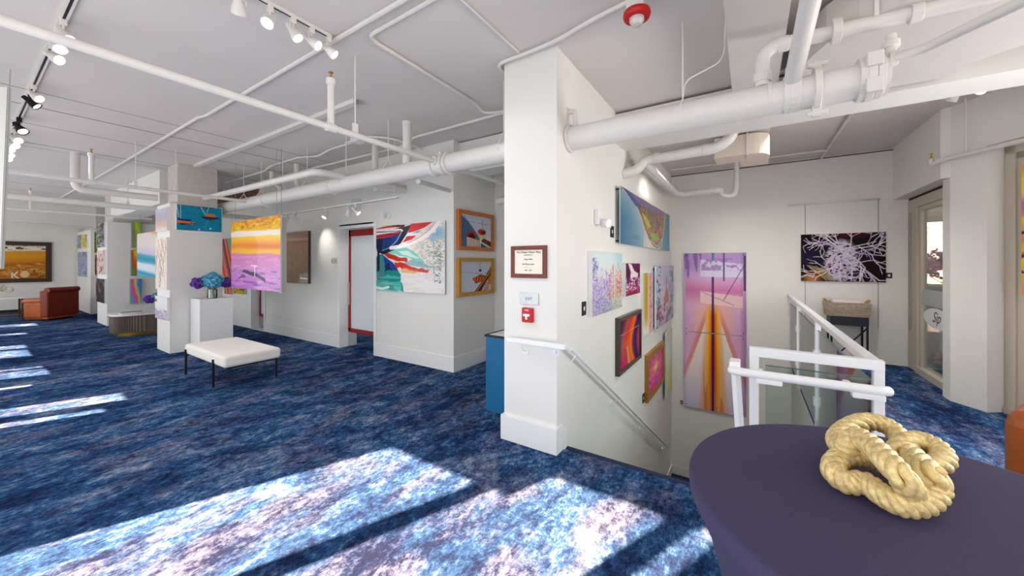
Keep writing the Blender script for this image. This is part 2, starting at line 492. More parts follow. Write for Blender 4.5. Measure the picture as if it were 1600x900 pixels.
# boxed bulkhead over the middle columns
struct('beam_columns', MB().box((-13.2, 2.12, 2.68), (-9.3, 2.55, CEIL)), WALL)

# window wall behind the viewer: head, sill and mullions shape the sun patches
def wpt(x, y):          # floor point -> point where its sun ray crosses the window wall
    dy = y - YW - .0
    return x - SUN_DX*dy, dy*SUN_DROP
holes = []
def hole(xl, xr, ynear, yfar):
    # xl/xr: floor X at yfar of the patch's two edges
    X0, Z1 = wpt(xl, yfar); X1, _ = wpt(xr, yfar)
    _, Z0 = wpt(0, ynear)
    holes.append((X0, X1, max(0.05, Z0), Z1))
hole(-2.53, -1.60, YW+.1, 2.07)
hole(-1.47, -1.345, YW+.1, 2.07)
hole(-1.345, -1.21, YW+.1, 2.07) if False else None
hole(-1.30, -0.40, YW+.1, 2.43)
hole(-0.26, -0.12, YW+.1, 2.43)
hole(-6.32, -5.93, YW+.1, 1.14)
hole(-5.80, -5.62, YW+.1, .93)
hole(-7.72, -7.60, YW+.1, .60)
hole(-8.72, -8.20, YW+.1, .80)
hole(-8.98, -8.80, YW+.1, .79)
hole(-10.95, -10.10, YW+.1, .78)
hole(-11.60, -11.12, YW+.1, .80)
hole(-15.55, -14.95, YW+.1, 1.22)
hole(-13.6, -13.3, YW+.1, .95)
xs = sorted(set([FARX-.2, 3.0] + [round(h[0], 4) for h in holes] + [round(h[1], 4) for h in holes]))
mb = MB()
for a, b in zip(xs, xs[1:]):
    mid = (a+b)/2
    hs = [h for h in holes if h[0] < mid < h[1]]
    if not hs: mb.box((a, YW-.06, 0), (b, YW, CEIL))
    else:
        h = hs[0]
        mb.box((a, YW-.06, h[3]), (b, YW, CEIL)); mb.box((a, YW-.06, 0), (b, YW, h[2]))
struct('wall_window', mb, TRIM)
# right side wall, off frame and the angled window bay
mb = MB()
mb.prism([tuple(W(0, 0, 0))[:2], tuple(W(.32, 0, 0))[:2], tuple(W(.32, .20, 0))[:2], tuple(W(-.05, .20, 0))[:2], (1.95, 6.27)], 0, CEIL)
mb.prism([tuple(W(.32, 0, 0))[:2], tuple(W(3.2, 0, 0))[:2], tuple(W(3.2, .2, 0))[:2], tuple(W(.32, .2, 0))[:2]], 2.78, CEIL)
mb.prism([tuple(W(1.5, 0, 0))[:2], tuple(W(3.2, 0, 0))[:2], tuple(W(3.2, .2, 0))[:2], tuple(W(1.5, .2, 0))[:2]], 0, 2.78)
struct('wall_right', mb, WALL)
# upper wall over window_1 and its column
struct('wall_right_header', MB().prism([(1.84, BY+.02), (1.84, 6.2), (1.93, 6.12), (2.2, 6.12), (2.2, BY+.02)], 2.525, CEIL), WALL)
struct('column_window', MB().prism([(1.90, 6.15), (1.90, 6.34), (2.12, 6.34), (2.12, 6.12)], 0, 2.53), WALL)
# window_1
WX = 2.0
yA, yB = 6.34, BY
fr = MB()
fr.box((WX, yB-.34, 0), (WX+.10, yB, 2.49)).box((WX, yA, 0), (WX+.10, yA+.06, 2.49)).box((WX, yA+.06, 2.36), (WX+.10, yB-.34, 2.49)).box((WX-.02, yA+.061, 0), (WX+.12, yB-.341, .09))
w1 = build('window_1', fr, TAN, bevel=.004); w1['kind'] = 'structure'
build('window_frame', MB().box((WX+.02, yB-.42, .09), (WX+.08, yB-.34, 2.36)).box((WX+.02, yA+.06, .09), (WX+.08, yA+.12, 2.36)).box((WX+.02, yA+.12, 2.30), (WX+.08, yB-.42, 2.36)), TAN, w1)
build('window_gap', MB().box((WX+.01, yB, 2.49), (WX+.1, yA, 2.524)), mat('dark_gap', (62, 40, 28), .8), w1)
build('middle_rail', MB().box((WX+.03, yA+.1, .98), (WX+.07, yB-.42, 1.19)), mat('grey_rail', (178, 182, 180), .5), w1)
build('pane', MB().box((WX+.045, yA+.1, .09), (WX+.053, yB-.4, 2.32)), WINGLASS, w1)
build('blind_cord', MB().tube([(WX-.012, yB-.10, 2.3), (WX-.012, yB-.10, .62), (WX-.012, yB-.13, .56), (WX-.012, yB-.17, .62), (WX-.012, yB-.17, 2.3)], .004, 6), GREYPANEL, w1)
# window_2 in the angled bay
def wbox(mb_, t0, t1, n0, n1, z0, z1):
    return mb_.prism([tuple(W(t0, n0, 0))[:2], tuple(W(t1, n0, 0))[:2], tuple(W(t1, n1, 0))[:2], tuple(W(t0, n1, 0))[:2]], z0, z1)
f2 = MB()
wbox(f2, .33, .41, .17, .29, 0, 2.78); wbox(f2, .33, 1.52, .17, .29, 2.68, 2.78); wbox(f2, .33, 1.52, .15, .30, 0, .06); wbox(f2, 1.44, 1.52, .17, .29, 0, 2.78)
w2 = build('window_2', f2, TAN, bevel=.004); w2['kind'] = 'structure'
f3 = MB(); wbox(f3, .41, .475, .19, .25, .06, 2.68); wbox(f3, .41, 1.44, .19, .25, 2.62, 2.68); wbox(f3, 1.38, 1.44, .19, .25, .06, 2.68)
build('window_frame', f3, TAN, w2)
f4 = MB(); wbox(f4, .475, 1.38, .215, .223, .06, 2.62)
build('pane', f4, WINGLASS, w2)
f5 = MB(); wbox(f5, .475, .49, .19, .24, .06, 1.42)
build('gasket', f5, BLACK, w2)

# beam and soffit on the right of the ceiling
struct('beam_stairwell', MB().box((SX, 4.22, 2.96), (4.4, 4.62, CEIL-.03)), WALL)
struct('ceiling_stair_soffit', MB().box((-.70, 4.62, 3.10), (.2, 5.3, CEIL-.01)), DUCT)
# outside
OUT = struct('patio', MB().box((2.3, -3, -.3), (30, 30, -.1)), OUTG)

# ================================================================== BIG OBJECTS
# --- cocktail table with stretch cover
TC = Vector((.295, 1.055, 0)); TR = .425
t = thing('cocktail_table', 'round standing table under a plum stretch cloth, in the right foreground', 'table', TC)
build('table_top', MB().lathe([(0, 1.02), (TR-.012, 1.02), (TR-.008, 1.040), (0, 1.040)], TC, 64), WHITEL, t)
build('base_plate', MB().lathe([(0, 0), (.28, 0), (.28, .012), (.05, .03), (.03, .04), (.03, 1.02), (0, 1.02)], TC, 32), BLACKM, t)
prof = [(0, 1.050), (TR-.02, 1.050), (TR-.008, 1.0485), (TR-.002, 1.043), (TR, 1.036), (TR-.002, 1.012), (TR-.012, .995), (TR-.04, .93), (TR-.075, .80), (TR-.10, .62), (TR-.105, .45), (TR-.085, .25), (TR-.045, .08), (TR-.03, .01)]
build('stretch_cover', MB().lathe(prof, TC, 96), CLOTH, t, smooth=True)

# --- gold rope knot
KNOT = [(1322, 706, .075), (1338, 688, .098), (1362, 702, .108), (1388, 728, .108), (1410, 752, .095), (1424, 772, .055), (1440, 758, .030), (1424, 732, .040),
        (1402, 712, .062), (1430, 694, .066), (1462, 704, .062), (1474, 724, .050), (1448, 738, .046), (1412, 738, .036), (1376, 730, .030), (1342, 718, .050), (1312, 722, .052),
        (1302, 742, .040), (1322, 760, .028), (1352, 760, .034), (1380, 780, .034), (1412, 794, .032), (1446, 790, .036), (1464, 768, .050), (1450, 742, .082),
        (1424, 716, .060), (1408, 692, .044), (1388, 672, .056), (1352, 664, .066), (1322, 676, .064), (1308, 694, .066)]
def rope_path():
    P = [onZ(u, v-6, 1.05+z) for u, v, z in KNOT]
    for p, k in zip(P, KNOT): p.z = k[2]
    n = len(P); out = []
    for i in range(n):
        a, b, c, d = P[i-1], P[i], P[(i+1) % n], P[(i+2) % n]
        for q in range(14):
            t = q/14
            out.append(.5*((2*b) + (c-a)*t + (2*a-5*b+4*c-d)*t*t + (3*b-a-3*c+d)*t**3))
    for it in range(10):
        out = [out[k]*.5 + (out[k-1]+out[(k+1) % len(out)])*.25 for k in range(len(out))]
    return [p - Vector((KC.x, KC.y, 0)) for p in out]
def strands(pts, r_off, turns, k):
    out = []; n = len(pts); up = Vector((0,0,1)); frames = []
    for i, p in enumerate(pts):
        t_ = (pts[(i+1) % n]-pts[i-1]).normalized()
        a = up - t_*up.dot(t_); a.normalize(); frames.append((a, t_.cross(a)))
    for j in range(k):
        s_ = []
        for i, p in enumerate(pts):
            ph = i/n*turns*2*math.pi + j*2*math.pi/k
            a, b = frames[i]
            s_.append(p + (a*math.cos(ph) + b*math.sin(ph))*r_off)
        out.append(s_)
    return out
KC = onZ(1378, 758, 1.05); KC.z = 1.05
kn = thing('rope_knot', 'gold painted thick rope tied in a decorative knot, on the plum table', 'rope', (KC.x, KC.y, 1.0505))
for s_ in strands(rope_path(), .0142, 21, 4):
    o_ = local_build('rope_strand', MB().tube([p + Vector((0,0,-.001)) for p in s_], .0098, 10, closed=True), ROPE, kn, smooth=True)

# --- handrails
def rail_bracket(root, p, wall_pt, m=RAILW):
    p = Vector(p); w = Vector(wall_pt)
    mb_ = MB().tube([w, w + (p-w)*.55 + Vector((0,0,-.03)), p + Vector((0,0,-.02)), p], .007, 8)
    d = (p-w).normalized()
    mb_.cyl(w, w + Vector((d.x, d.y, 0))*.012, .03)
    build('bracket', mb_, m, root)
hr = thing('stair_handrail', 'white sloping handrail running down the stair side wall', 'handrail', (SX+.07, 2.83, .0))
hp0 = Vector((SX+.07, 2.80, .845)); hp1 = Vector((SX+.07, 7.05, -1.76))
build('rail', MB().tube([hp0, hp1], .019, 14), RAILW, hr, smooth=True)
for f_ in (.02, .30, .60, .97):
    p = hp0.lerp(hp1, f_); rail_bracket(hr, p - Vector((0,0,.015)), (SX, p.y-.0, p.z-.09))
hs = thing('column_handrail', 'short level white handrail across the front of the white column', 'handrail', (-1.45, 2.6, 0))
build('rail', MB().box((-1.73, 2.565, .885), (-1.19, 2.605, .925)), RAILW, hs, bevel=.006)
rail_bracket(hs, (-1.60, 2.59, .885), (-1.60, 2.675, .80))
rail_bracket(hs, (-1.28, 2.60, .885), (SX-.01, 2.675, .83))

# --- glazed guards
def guard():
    g = thing('stair_guard', 'white framed glass guard facing the table at the stair head', 'guard', (.28, 2.79, 0))
    Y0 = 2.77
    xL, xR = .0, .615
    build('post', MB().box((xL, Y0-.02, 0), (xL+.05, Y0+.03, 1.02)), RAILW, g, bevel=.004)
    build('post', MB().box((xR-.045, Y0-.02, 0), (xR, Y0+.03, 1.02)), RAILW, g, bevel=.004)
    build('top_rail', MB().box((xL, Y0-.022, .965), (xR, Y0+.032, 1.022)), RAILW, g, bevel=.004)
    build('glass_pane', MB().box((xL+.085, Y0+.002, .06), (xR-.05, Y0+.012, .912)), GLASS, g)
    build('glass_edge', MB().box((xL+.085, Y0, .912), (xR-.05, Y0+.014, .917)), GLASSEDGE, g)
    h = thing('guard_handrail', 'lower white handrail bracketed to the front of the glass guard', 'handrail', (.25, 2.47, 0))
    build('rail', MB().tube([(-.085, 2.50, .925), (-.075, 2.47, .93), (.0, 2.46, .93), (.53, 2.46, .93), (.57, 2.50, .925)], .024, 14), RAILW, h, smooth=True)
    for x in (.03, .43):
        build('bracket', MB().box((x, 2.44, .885), (x+.12, 2.49, .91)).box((x+.01, 2.47, .875), (x+.04, Y0-.015, .895)), RAILW, h, bevel=.003)
    p = thing('rail_end_post', 'free standing white post left of the glass guard', 'post', (-.07, 2.6, 0))
    build('post', MB().tube([(-.02, 2.66, 0), (-.07, 2.55, .93)], .024, 4), RAILW, p)
    build('cap', MB().box((-.10, 2.50, .93), (-.045, 2.60, .975)), RAILW, p, bevel=.004)
    s_ = thing('side_guard', 'long white glass guard along the open stairwell, receding to the back wall', 'guard', (GX, 5.3, 0))
    build('top_rail', MB().box((GX-.03, 2.80, .975), (GX+.03, BY-.02, 1.022)), RAILW, s_, bevel=.006)
    ys = [7.75, 6.45, 4.75]
    for y in ys:
        build('post', MB().box((GX-.022, y-.025, -.2), (GX+.022, y+.025, .98)), RAILW, s_, bevel=.003)
        build('clamp', MB().box((GX-.035, y-.035, .60), (GX-.02, y+.035, .68)), RAILW, s_); build('clamp', MB().box((GX-.035, y-.035, .12), (GX-.02, y+.035, .20)), RAILW, s_)
    for a, b in ((2.86, 4.70), (4.80, 6.40), (6.50, 7.70)):
        gp = build('glass_pane', MB().box((GX-.006, a, -.1), (GX+.006, b, .885)), GLASS, s_)
        build('glass_edge', MB().box((GX-.008, a, .885), (GX+.008, b, .889)), GLASSEDGE, gp)
guard()

# --- bench
bn = thing('bench', 'cream upholstered square bench on four thin black legs', 'bench', (-5.75, 1.95, 0))
bx0, bx1, by0, by1 = -6.68, -5.30, 1.78, 2.42
build('seat', MB().box((bx0, by0, .28), (bx1, by1, .42)), CREAM, bn, bevel=.035)
build('frame', MB().box((bx0+.04, by0+.04, .262), (bx1-.04, by1-.04, .28)), BLACKM, bn)
for x, y in ((-6.60, by0-.005), (-5.62, by0-.005), (-5.45, by1+.005), (-6.60, by1+.005)):
    build('leg', MB().cyl((x, y, 0), (x, y, .35), .013, .015, 10), BLACKM, bn)

# --- pedestal
pd = thing('pedestal', 'tall white display plinth beside the near column', 'plinth', (-7.93, 2.55, 0))
build('body', MB().box((-8.32, 2.30, 0), (-7.87, 2.78, .92)), WHITEL, pd, bevel=.003)
build('top', MB().box((-8.32, 2.30, .92), (-7.87, 2.78, .935)), WHITEL, pd, bevel=.002)

# --- hydrangea vases
def vase(nm, label, loc, s=1.0, white=False):
    rnd = random.Random(hash(label) % 1000 if False else int(loc[0]*-10))
    v = thing(nm, label, 'flowers', loc, 0, None)
    gl = MB().lathe([(.055*s, 0), (.06*s, .004), (.058*s, .13*s), (.052*s, .13*s), (.052*s, .01), (0, .01)], (0,0,0), 24)
    local_build('glass_vase', gl, VASEGLASS, v, smooth=True)
    st_ = MB()
    for k in range(9):
        a = k/9*6.28; st_.tube([(.035*s*math.cos(a+2), .035*s*math.sin(a+2), .015), (.03*s*math.cos(a), .03*s*math.sin(a), .13*s), (.09*s*math.cos(a), .09*s*math.sin(a), .2*s)], .005*s, 6)
    local_build('stems', st_, GREEN, v)
    blobs = [((0, -.06, .245), .088, 'b'), ((0, .05, .26), .08, 'b'), ((-.0, 0, .30), .075, 'b'), ((-.02, -.16, .22), .075, 'p'), ((-.02, .165, .215), .075, 'p'), ((-.10, 0, .235), .08, 'p'), ((.10, -.01, .235), .085, 'b')]
    if white: blobs = [((0, -.10, .21), .09, 'w'), ((0, .09, .21), .09, 'w'), ((0, 0, .27), .1, 'w'), ((0, -.2, .17), .07, 'w'), ((0, .2, .17), .07, 'w'), ((.09, 0, .21), .09, 'w')]
    M_ = {'b': mat('blue_petals', (92, 166, 196), .7, noise=.55, nscale=32), 'p': mat('purple_petals', (96, 54, 158), .7, noise=.55, nscale=32), 'w': mat('white_petals', (240, 236, 216), .7, noise=.1, nscale=60)}
    for c, r, k in blobs:
        b = MB()
        for q in range(95):
            a = rnd.uniform(0, 6.28); z = rnd.uniform(-.95, 1); h = math.sqrt(1-z*z)
            d = Vector((h*math.cos(a), h*math.sin(a), z))
            ctr = Vector(c)*s + d*r*s*rnd.uniform(.80, 1.02)
            rot = (d + Vector((rnd.uniform(-.6, .6), rnd.uniform(-.6, .6), rnd.uniform(-.6, .6)))).to_track_quat('Z', 'Y').to_matrix()
            b.obox(ctr, (.030*s, .030*s, .006*s), rot)
        b.ball(Vector(c)*s, r*s*.74, 2)
        local_build('bloom', b, M_[k], v)
    return v
vase('hydrangea_vase', 'blue and purple hydrangeas in glass vase on tall white plinth', (-8.02, 2.52, .935), 1.25)

# --- fluted oval coffee table
ct = thing('coffee_table', 'oval fluted bronze coffee table with marble top and gold base', 'table', (-11.2, 2.35, 0))
def stadium(cx, cy, L_, r, n=24):
    pts = []
    for k in range(n+1):
        a = -math.pi/2 + math.pi*k/n; pts.append((cx + r*math.cos(a), cy + L_/2 + r*0 + r*math.sin(a)))
    return pts
def oval(cx, cy, hx, hy, n=96, flute=0.0):
    r = min(hx, hy); pts = []
    for k in range(n):
        a = 2*math.pi*k/n
        e = .55
        x = hx*abs(math.cos(a))**e*math.copysign(1, math.cos(a)); y = hy*abs(math.sin(a))**e*math.copysign(1, math.sin(a))
        f_ = 1 - (flute if k % 2 else 0)
        pts.append((cx + x*f_, cy + y*f_))
    return pts
CX, CY = -11.45, 2.45
build('body', MB().prism(oval(CX, CY, .36, .62, 160, .022), .07, .43), mat('fluted_bronze', (112, 100, 90), .4, metal=.35), ct)
build('table_top', MB().prism(oval(CX, CY, .39, .65, 96), .43, .47), mat('marble', (236, 232, 230), .2, noise=.06, nscale=3), ct, bevel=.006)
build('plinth', MB().prism(oval(CX, CY, .32, .56, 96), 0, .07), BRASS, ct)
vase('hydrangea_vase', 'blue and purple hydrangeas in glass vase on oval coffee table', (-11.35, 2.62, .47), 1.25)
for k, (dx, dy, rz) in enumerate(((0, 0, .1), (.02, .03, -.15))):
    m_ = thing('magazine', ['lower magazine lying on the oval coffee table', 'upper magazine lying on the oval coffee table'][k], 'magazine', (-11.30+dx, 2.10+dy, .471+k*.014), rz, 'magazines on the coffee table')
    local_build('pages', MB().box((-.11, -.15, 0), (.11, .15, .012)), PAPER, m_)
    local_build('cover', MB().box((-.112, -.152, .012), (.112, .152, .0135)), mat('magazine_cover_%d' % k, [(120, 110, 104), (90, 96, 104)][k], .4), m_)

# --- leather sofa far away and armchair at the right edge
def tub_chair(nm, label, loc, rz, w=1.1, d=.85, h=.82, cat='armchair', back=None, roll=True):
    back = back or mat('rust_leather_back', (128, 44, 18), .5, noise=.1, nscale=6, bump=.1, bscale=60)
    v = thing(nm, label, cat, loc, rz)
    # faces -X locally; back at +X
    b = MB().box((d/2-.20, -w/2, .10), (d/2, w/2, h-.07))
    b2 = MB().tube([(d/2-.03, -w/2+.02, h-.06), (d/2-.03, w/2-.02, h-.06)], .075, 12)
    if roll: local_build('back_roll', b2, back, v, smooth=True)
    else: b = MB().box((d/2-.22, -w/2, .06), (d/2, w/2, h))
    local_build('backrest', b, back, v, bevel=.03 if roll else .09)
    for s_ in (-1, 1):
        a = MB().box((-d/2+.06, s_*(w/2-.17), .06), (d/2-.12, s_*w/2, .50 if roll else h-.02))
        local_build('armrest', a, LEATHER, v, bevel=.05 if roll else .075)
        if roll: local_build('arm_roll', MB().tube([(-d/2+.03, s_*(w/2-.09), .52), (d/2-.1, s_*(w/2-.09), .54)], .085, 12), LEATHER, v, smooth=True)
    local_build('seat_cushion', MB().box((-d/2+.04, -w/2+.17, .20), (d/2-.18, w/2-.17, .45)), LEATHER, v, bevel=.05)
    local_build('base', MB().box((-d/2+.08, -w/2+.03, .03), (d/2-.03, w/2-.03, .20)), LEATHER, v, bevel=.02)
    for x in (-d/2+.12, d/2-.1):
        for y in (-w/2+.1, w/2-.1): local_build('leg', MB().cyl((x, y, 0), (x, y, .05), .02), DARKW, v)
    return v
tub_chair('armchair', 'cognac leather rolled-arm armchair seen from behind near far wall', (-16.45, 1.50, 0), R(38), .80, .66, .88)
tub_chair('armchair', 'cognac leather armchair cut off by the right edge of the photo', (1.78, 3.50, 0), R(150), .80, .8, .70, back=LEATHER, roll=False)

# --- side table with white flowers
tb = thing('side_table', 'white topped side table with bronze legs beside the far armchair', 'table', (-17.0, .82, 0))
build('table_top', MB().box((-17.5, .15, .60), (-16.6, 1.08, .64)), WHITEL, tb, bevel=.006)
for x in (-17.45, -16.65):
    for y in (.20, 1.03):
        build('leg', MB().box((x-.02, y-.02, 0), (x+.02, y+.02, .60)), BRONZE, tb)
build('stretcher', MB().box((-16.67, .2, .14), (-16.63, 1.03, .17)).box((-17.47, .2, .14), (-17.43, 1.03, .17)), BRONZE, tb)
vase('flower_vase', 'white round bouquet in small vase on the far side table', (-17.0, .60, .64), 1.15, True)

# --- blue cabinet
cb = thing('cabinet', 'blue low cabinet with white top, half hidden behind the white column', 'cabinet', (-2.1, 3.3, 0))
build('body', MB().box((-2.34, 3.08, 0), (-1.835, 3.75, .78)), BLUECAB, cb, bevel=.003)
build('worktop', MB().box((-2.35, 3.07, .78), (-1.835, 3.76, .80)), mat('black_edge', (30, 34, 44), .5), cb)
build('paper_sheet', MB().box((-2.30, 3.10, .80), (-1.84, 3.70, .804)), WHITEL, cb)

# --- console table with basket
cs = thing('console_table', 'navy console table with crossed legs against the back wall', 'table', (1.28, 7.6, 0))
cx0, cx1, cy0, cy1 = 1.06, 1.50, 7.48, 7.82
build('drawer', MB().box((cx0, cy0, .60), (cx1, cy1, .735)), NAVY, cs, bevel=.003)
build('drawer_pull', MB().box((1.22, cy0-.015, .66), (1.33, cy0, .685)), BLACK, cs)
for x in (cx0+.015, cx1-.015):
    for y in (cy0+.015, cy1-.015): build('leg', MB().box((x-.012, y-.012, 0), (x+.012, y+.012, .60)), BLACKM, cs)
build('cross_brace', MB().tube([(cx0+.015, cy0+.015, .05), (cx1-.015, cy0+.015, .58)], .010, 6).tube([(cx0+.015, cy0+.022, .58), (cx1-.015, cy0+.022, .05)], .010, 6), BLACKM, cs)
bk = thing('wicker_basket', 'grey woven basket of prints on the navy console table', 'basket', (1.27, 7.64, .736))
mb = MB()
Lx, Ly, Hh = .47, .30, .215
rows = 7
for r_ in range(rows):
    z = (r_+.5)/rows*Hh; ex = .02*r_/rows
    pts = []; n_ = 120
    for k in range(n_):
        a = 2*math.pi*k/n_
        x = (Lx/2+ex)*abs(math.cos(a))**.3*math.copysign(1, math.cos(a)); y = (Ly/2+ex)*abs(math.sin(a))**.3*math.copysign(1, math.sin(a))
        w_ = 1 + .045*math.sin(k*math.pi*.5 + r_*math.pi)
        pts.append((x*w_, y*w_, z))
    mb.tube(pts, .0165, 6, closed=True)
local_build('woven_body', mb, WICKER, bk)
local_build('liner', MB().box((-Lx/2+.015, -Ly/2+.015, .005), (Lx/2-.015, Ly/2-.015, .19)), mat('basket_inside', (90, 76, 60), .9), bk)
for s_ in (-1, 1):
    local_build('handle', MB().tube([(s_*(Lx/2-.01), -.07, Hh-.01), (s_*(Lx/2+.03), -.05, Hh+.035), (s_*(Lx/2+.03), .05, Hh+.035), (s_*(Lx/2-.01), .07, Hh-.01)], .012, 8), mat('wood_handle', (180, 140, 84), .6), bk)
pk = [('wrapped_prints', 'stack of wrapped prints standing in the grey wicker basket')]
pr = thing('wrapped_prints', pk[0][1], 'prints', (1.27, 7.64, .94))
for k in range(6):
    local_build('print_sleeve', MB().box((-.17, -.10+k*.035, -.01), (.19, -.085+k*.035, .045+.006*(k % 3))), mat('clear_sleeve', (238, 226, 226), .25, coat=.4), pr)
# ================================================================== PIPES AND CEILING SERVICES
def arc(p0, p1, p2, n=6):
    p0, p1, p2 = Vector(p0), Vector(p1), Vector(p2)
    return [p0*(1-t)**2 + p1*2*t*(1-t) + p2*t*t for t in [i/n for i in range(n+1)]]
def bend(pts, rad=.08, n=5):
    pts = [Vector(p) for p in pts]; out = [pts[0]]
    for i in range(1, len(pts)-1):
        a, b, c = pts[i-1], pts[i], pts[i+1]
        r = min(rad, (a-b).length*.45, (c-b).length*.45)
        out += arc(b + (a-b).normalized()*r, b, b + (c-b).normalized()*r, n)
    out.append(pts[-1]); return out
def pipe(nm, label, pts, r, cat='pipe', group=None, m=PIPE, rad=.08, seg=14, couplings=(), ends=False):
    pth = bend(pts, rad)
    c = sum(pth, Vector())/len(pth)
    if not couplings and not ends:
        return tag(build(nm, MB().tube(pth, r, seg), m, smooth=True), label, cat, group)
    t = thing(nm, label, cat, c, 0, group)
    build('pipe_run', MB().tube(pth, r, seg), m, t, smooth=True)
    for p, d, w, k in couplings:
        p = Vector(p); d = Vector(d).normalized()
        build('coupling', MB().cyl(p-d*w, p+d*w, r*k, seg=18), m, t, bevel=.004)
    return t
PX, PZ, PY = 2.62, 2.63, 2.92
X_ = (1, 0, 0); Y_ = (0, 1, 0); Z_ = (0, 0, 1)

# main drain, right part over the stair
tp = pipe('drain_pipe', 'large white pipe leaving the stair side wall towards the right', [(SX, PY, PZ), (.66, PY, PZ-.01)], .10, seg=28,
     couplings=[((SX+.015, PY, PZ), X_, .012, 1.18), ((.55, PY, PZ), X_, .02, 1.22), ((.62, PY, PZ), X_, .018, 1.2), ((.23, PY, PZ), X_, .02, 1.14), ((.11, PY, PZ), X_, .012, 1.05)])
build('hanger_band', MB().cyl((-.42, PY, PZ), (-.40, PY, PZ), .106, seg=28).cyl((-.41, PY, PZ+.1), (-.41, PY, CEIL), .005), PIPE, tp)
build('clamp', MB().cyl((.33, PY, PZ), (.365, PY, PZ), .128, seg=28).box((.325, PY-.02, PZ-.17), (.37, PY+.02, PZ+.17)).cyl((.30, PY-.01, PZ-.15), (.40, PY-.01, PZ-.15), .016).cyl((.30, PY-.01, PZ+.15), (.40, PY-.01, PZ+.15), .016), PIPE, tp, bevel=.004)
build('clamp', MB().cyl((.56, PY, PZ), (.60, PY, PZ), .126, seg=28).box((.55, PY-.14, PZ+.02), (.62, PY-.10, PZ+.10)).box((.55, PY-.13, PZ-.12), (.62, PY-.09, PZ-.04)), PIPE, tp, bevel=.006)
build('saddle', MB().cyl((.18, PY, PZ), (.27, PY, PZ), .112, seg=28).cyl((.225, PY-.06, PZ+.05), (.225, PY-.13, PZ+.12), .04), PIPE, tp, bevel=.006)
pipe('vent_elbow', 'small white elbow standing at the wall end of the large pipe', [(SX, PY-.01, PZ+.23), (SX+.06, PY-.01, PZ+.23), (SX+.06, PY-.01, PZ+.07)], .022, rad=.03)
# branch rising from the large pipe, going right
pipe('branch_pipe', 'white elbowed branch pipe rising from the large pipe and running right', [(.07, PY-.02, PZ+.08), (.07, PY-.02, PZ+.33), (.62, PY+.02, PZ+.33), (1.95, PY+.05, PZ+.30)], .042, rad=.10, seg=18,
     couplings=[((.07, PY-.02, PZ+.14), Z_, .03, 1.25), ((.18, PY-.01, PZ+.33), X_, .03, 1.12), ((.44, PY, PZ+.33), X_, .022, 1.7), ((.78, PY+.02, PZ+.325), X_, .025, 1.25)])
pipe('riser_pipe', 'thick white pipe coming down diagonally from the ceiling to the large pipe', [(.225, PY-.09, PZ+.06), (.31, 1.10, PZ+.55)], .046, seg=20, couplings=[((.305, 1.30, PZ+.50), (.085, -1.7, .42), .02, 1.2)])
pipe('sprinkler_pipe', 'thin white pipe running to the upper right corner of the photo', [onD(1392, 56, 2.12), onD(1392, 92, 2.10), onD(1440, 78, 1.95), onD(1625, -10, 1.45)], .026, rad=.05,
     couplings=[(onD(1392, 70, 2.11), Z_, .02, 1.5), (onD(1395, 92, 2.09), X_, .02, 1.6)])

# main drain, left part over the gallery
tp = pipe('drain_pipe', 'large white pipe crossing the gallery ceiling from the column to the left', [(-1.825, PY, PZ), (-8.9, PY, PZ+.02)], .10, seg=28,
     couplings=[((-2.93, PY, PZ), X_, .03, 1.16), ((-2.78, PY, PZ), X_, .03, 1.16), ((-2.70, PY, PZ), X_, .012, 1.25), ((-4.9, PY, PZ), X_, .012, 1.08), ((-6.9, PY, PZ), X_, .02, 1.12)])
for x in (-2.0, -3.72, -4.6, -5.6, -6.35, -7.1, -7.8):
    build('pipe_hanger', MB().tube([(x, PY-.10, PZ+.0), (x, PY-.07, PZ+.09), (x, PY, PZ+.20), (x, PY+.07, PZ+.09), (x, PY+.10, PZ)], .008, 6).cyl((x, PY, PZ+.19), (x, PY, CEIL), .005, seg=6), PIPE, tp)
build('joint', MB().cyl((-2.82, PY-.13, PZ+.02), (-2.82, PY, PZ+.02), .045).ball((-2.82, PY-.02, PZ+.12), .03), PIPE, tp)

def sprinkler(p, up=True):
    p = Vector(p)
    m_ = MB().cyl(p, p+Vector((0,0,.02)), .012).cyl(p+Vector((0,0,.02)), p+Vector((0,0,.05)), .005).cyl(p+Vector((0,0,.05)), p+Vector((0,0,.054)), .018)
    return m_
# sprinkler lines running in depth (Y)
def sline(label, x, y0, y1, z, r, risers=(), rods=()):
    t = pipe('sprinkler_pipe', label, [(x, y0, z), (x, y1, z)], r, seg=12, couplings=[((x, yy, z), Y_, .04, 1.35) for yy in risers], ends=True, group='sprinkler pipes under the gallery ceiling')
    for yy in risers:
        build('riser', MB().cyl((x, yy, z), (x, yy, z+.37), r*1.0).cyl((x, yy, z+.34), (x, yy, z+.39), r*1.35), PIPE, t, smooth=True)
        build('sprinkler_head', sprinkler((x, yy, z+.39)), BRASS, t)
    for yy in rods:
        build('hanger_rod', MB().cyl((x, yy, z), (x, yy, CEIL), .006, seg=6).box((x-.012, yy-.02, z+.01), (x+.012, yy+.02, z+.10)), PIPE, t)
    return t
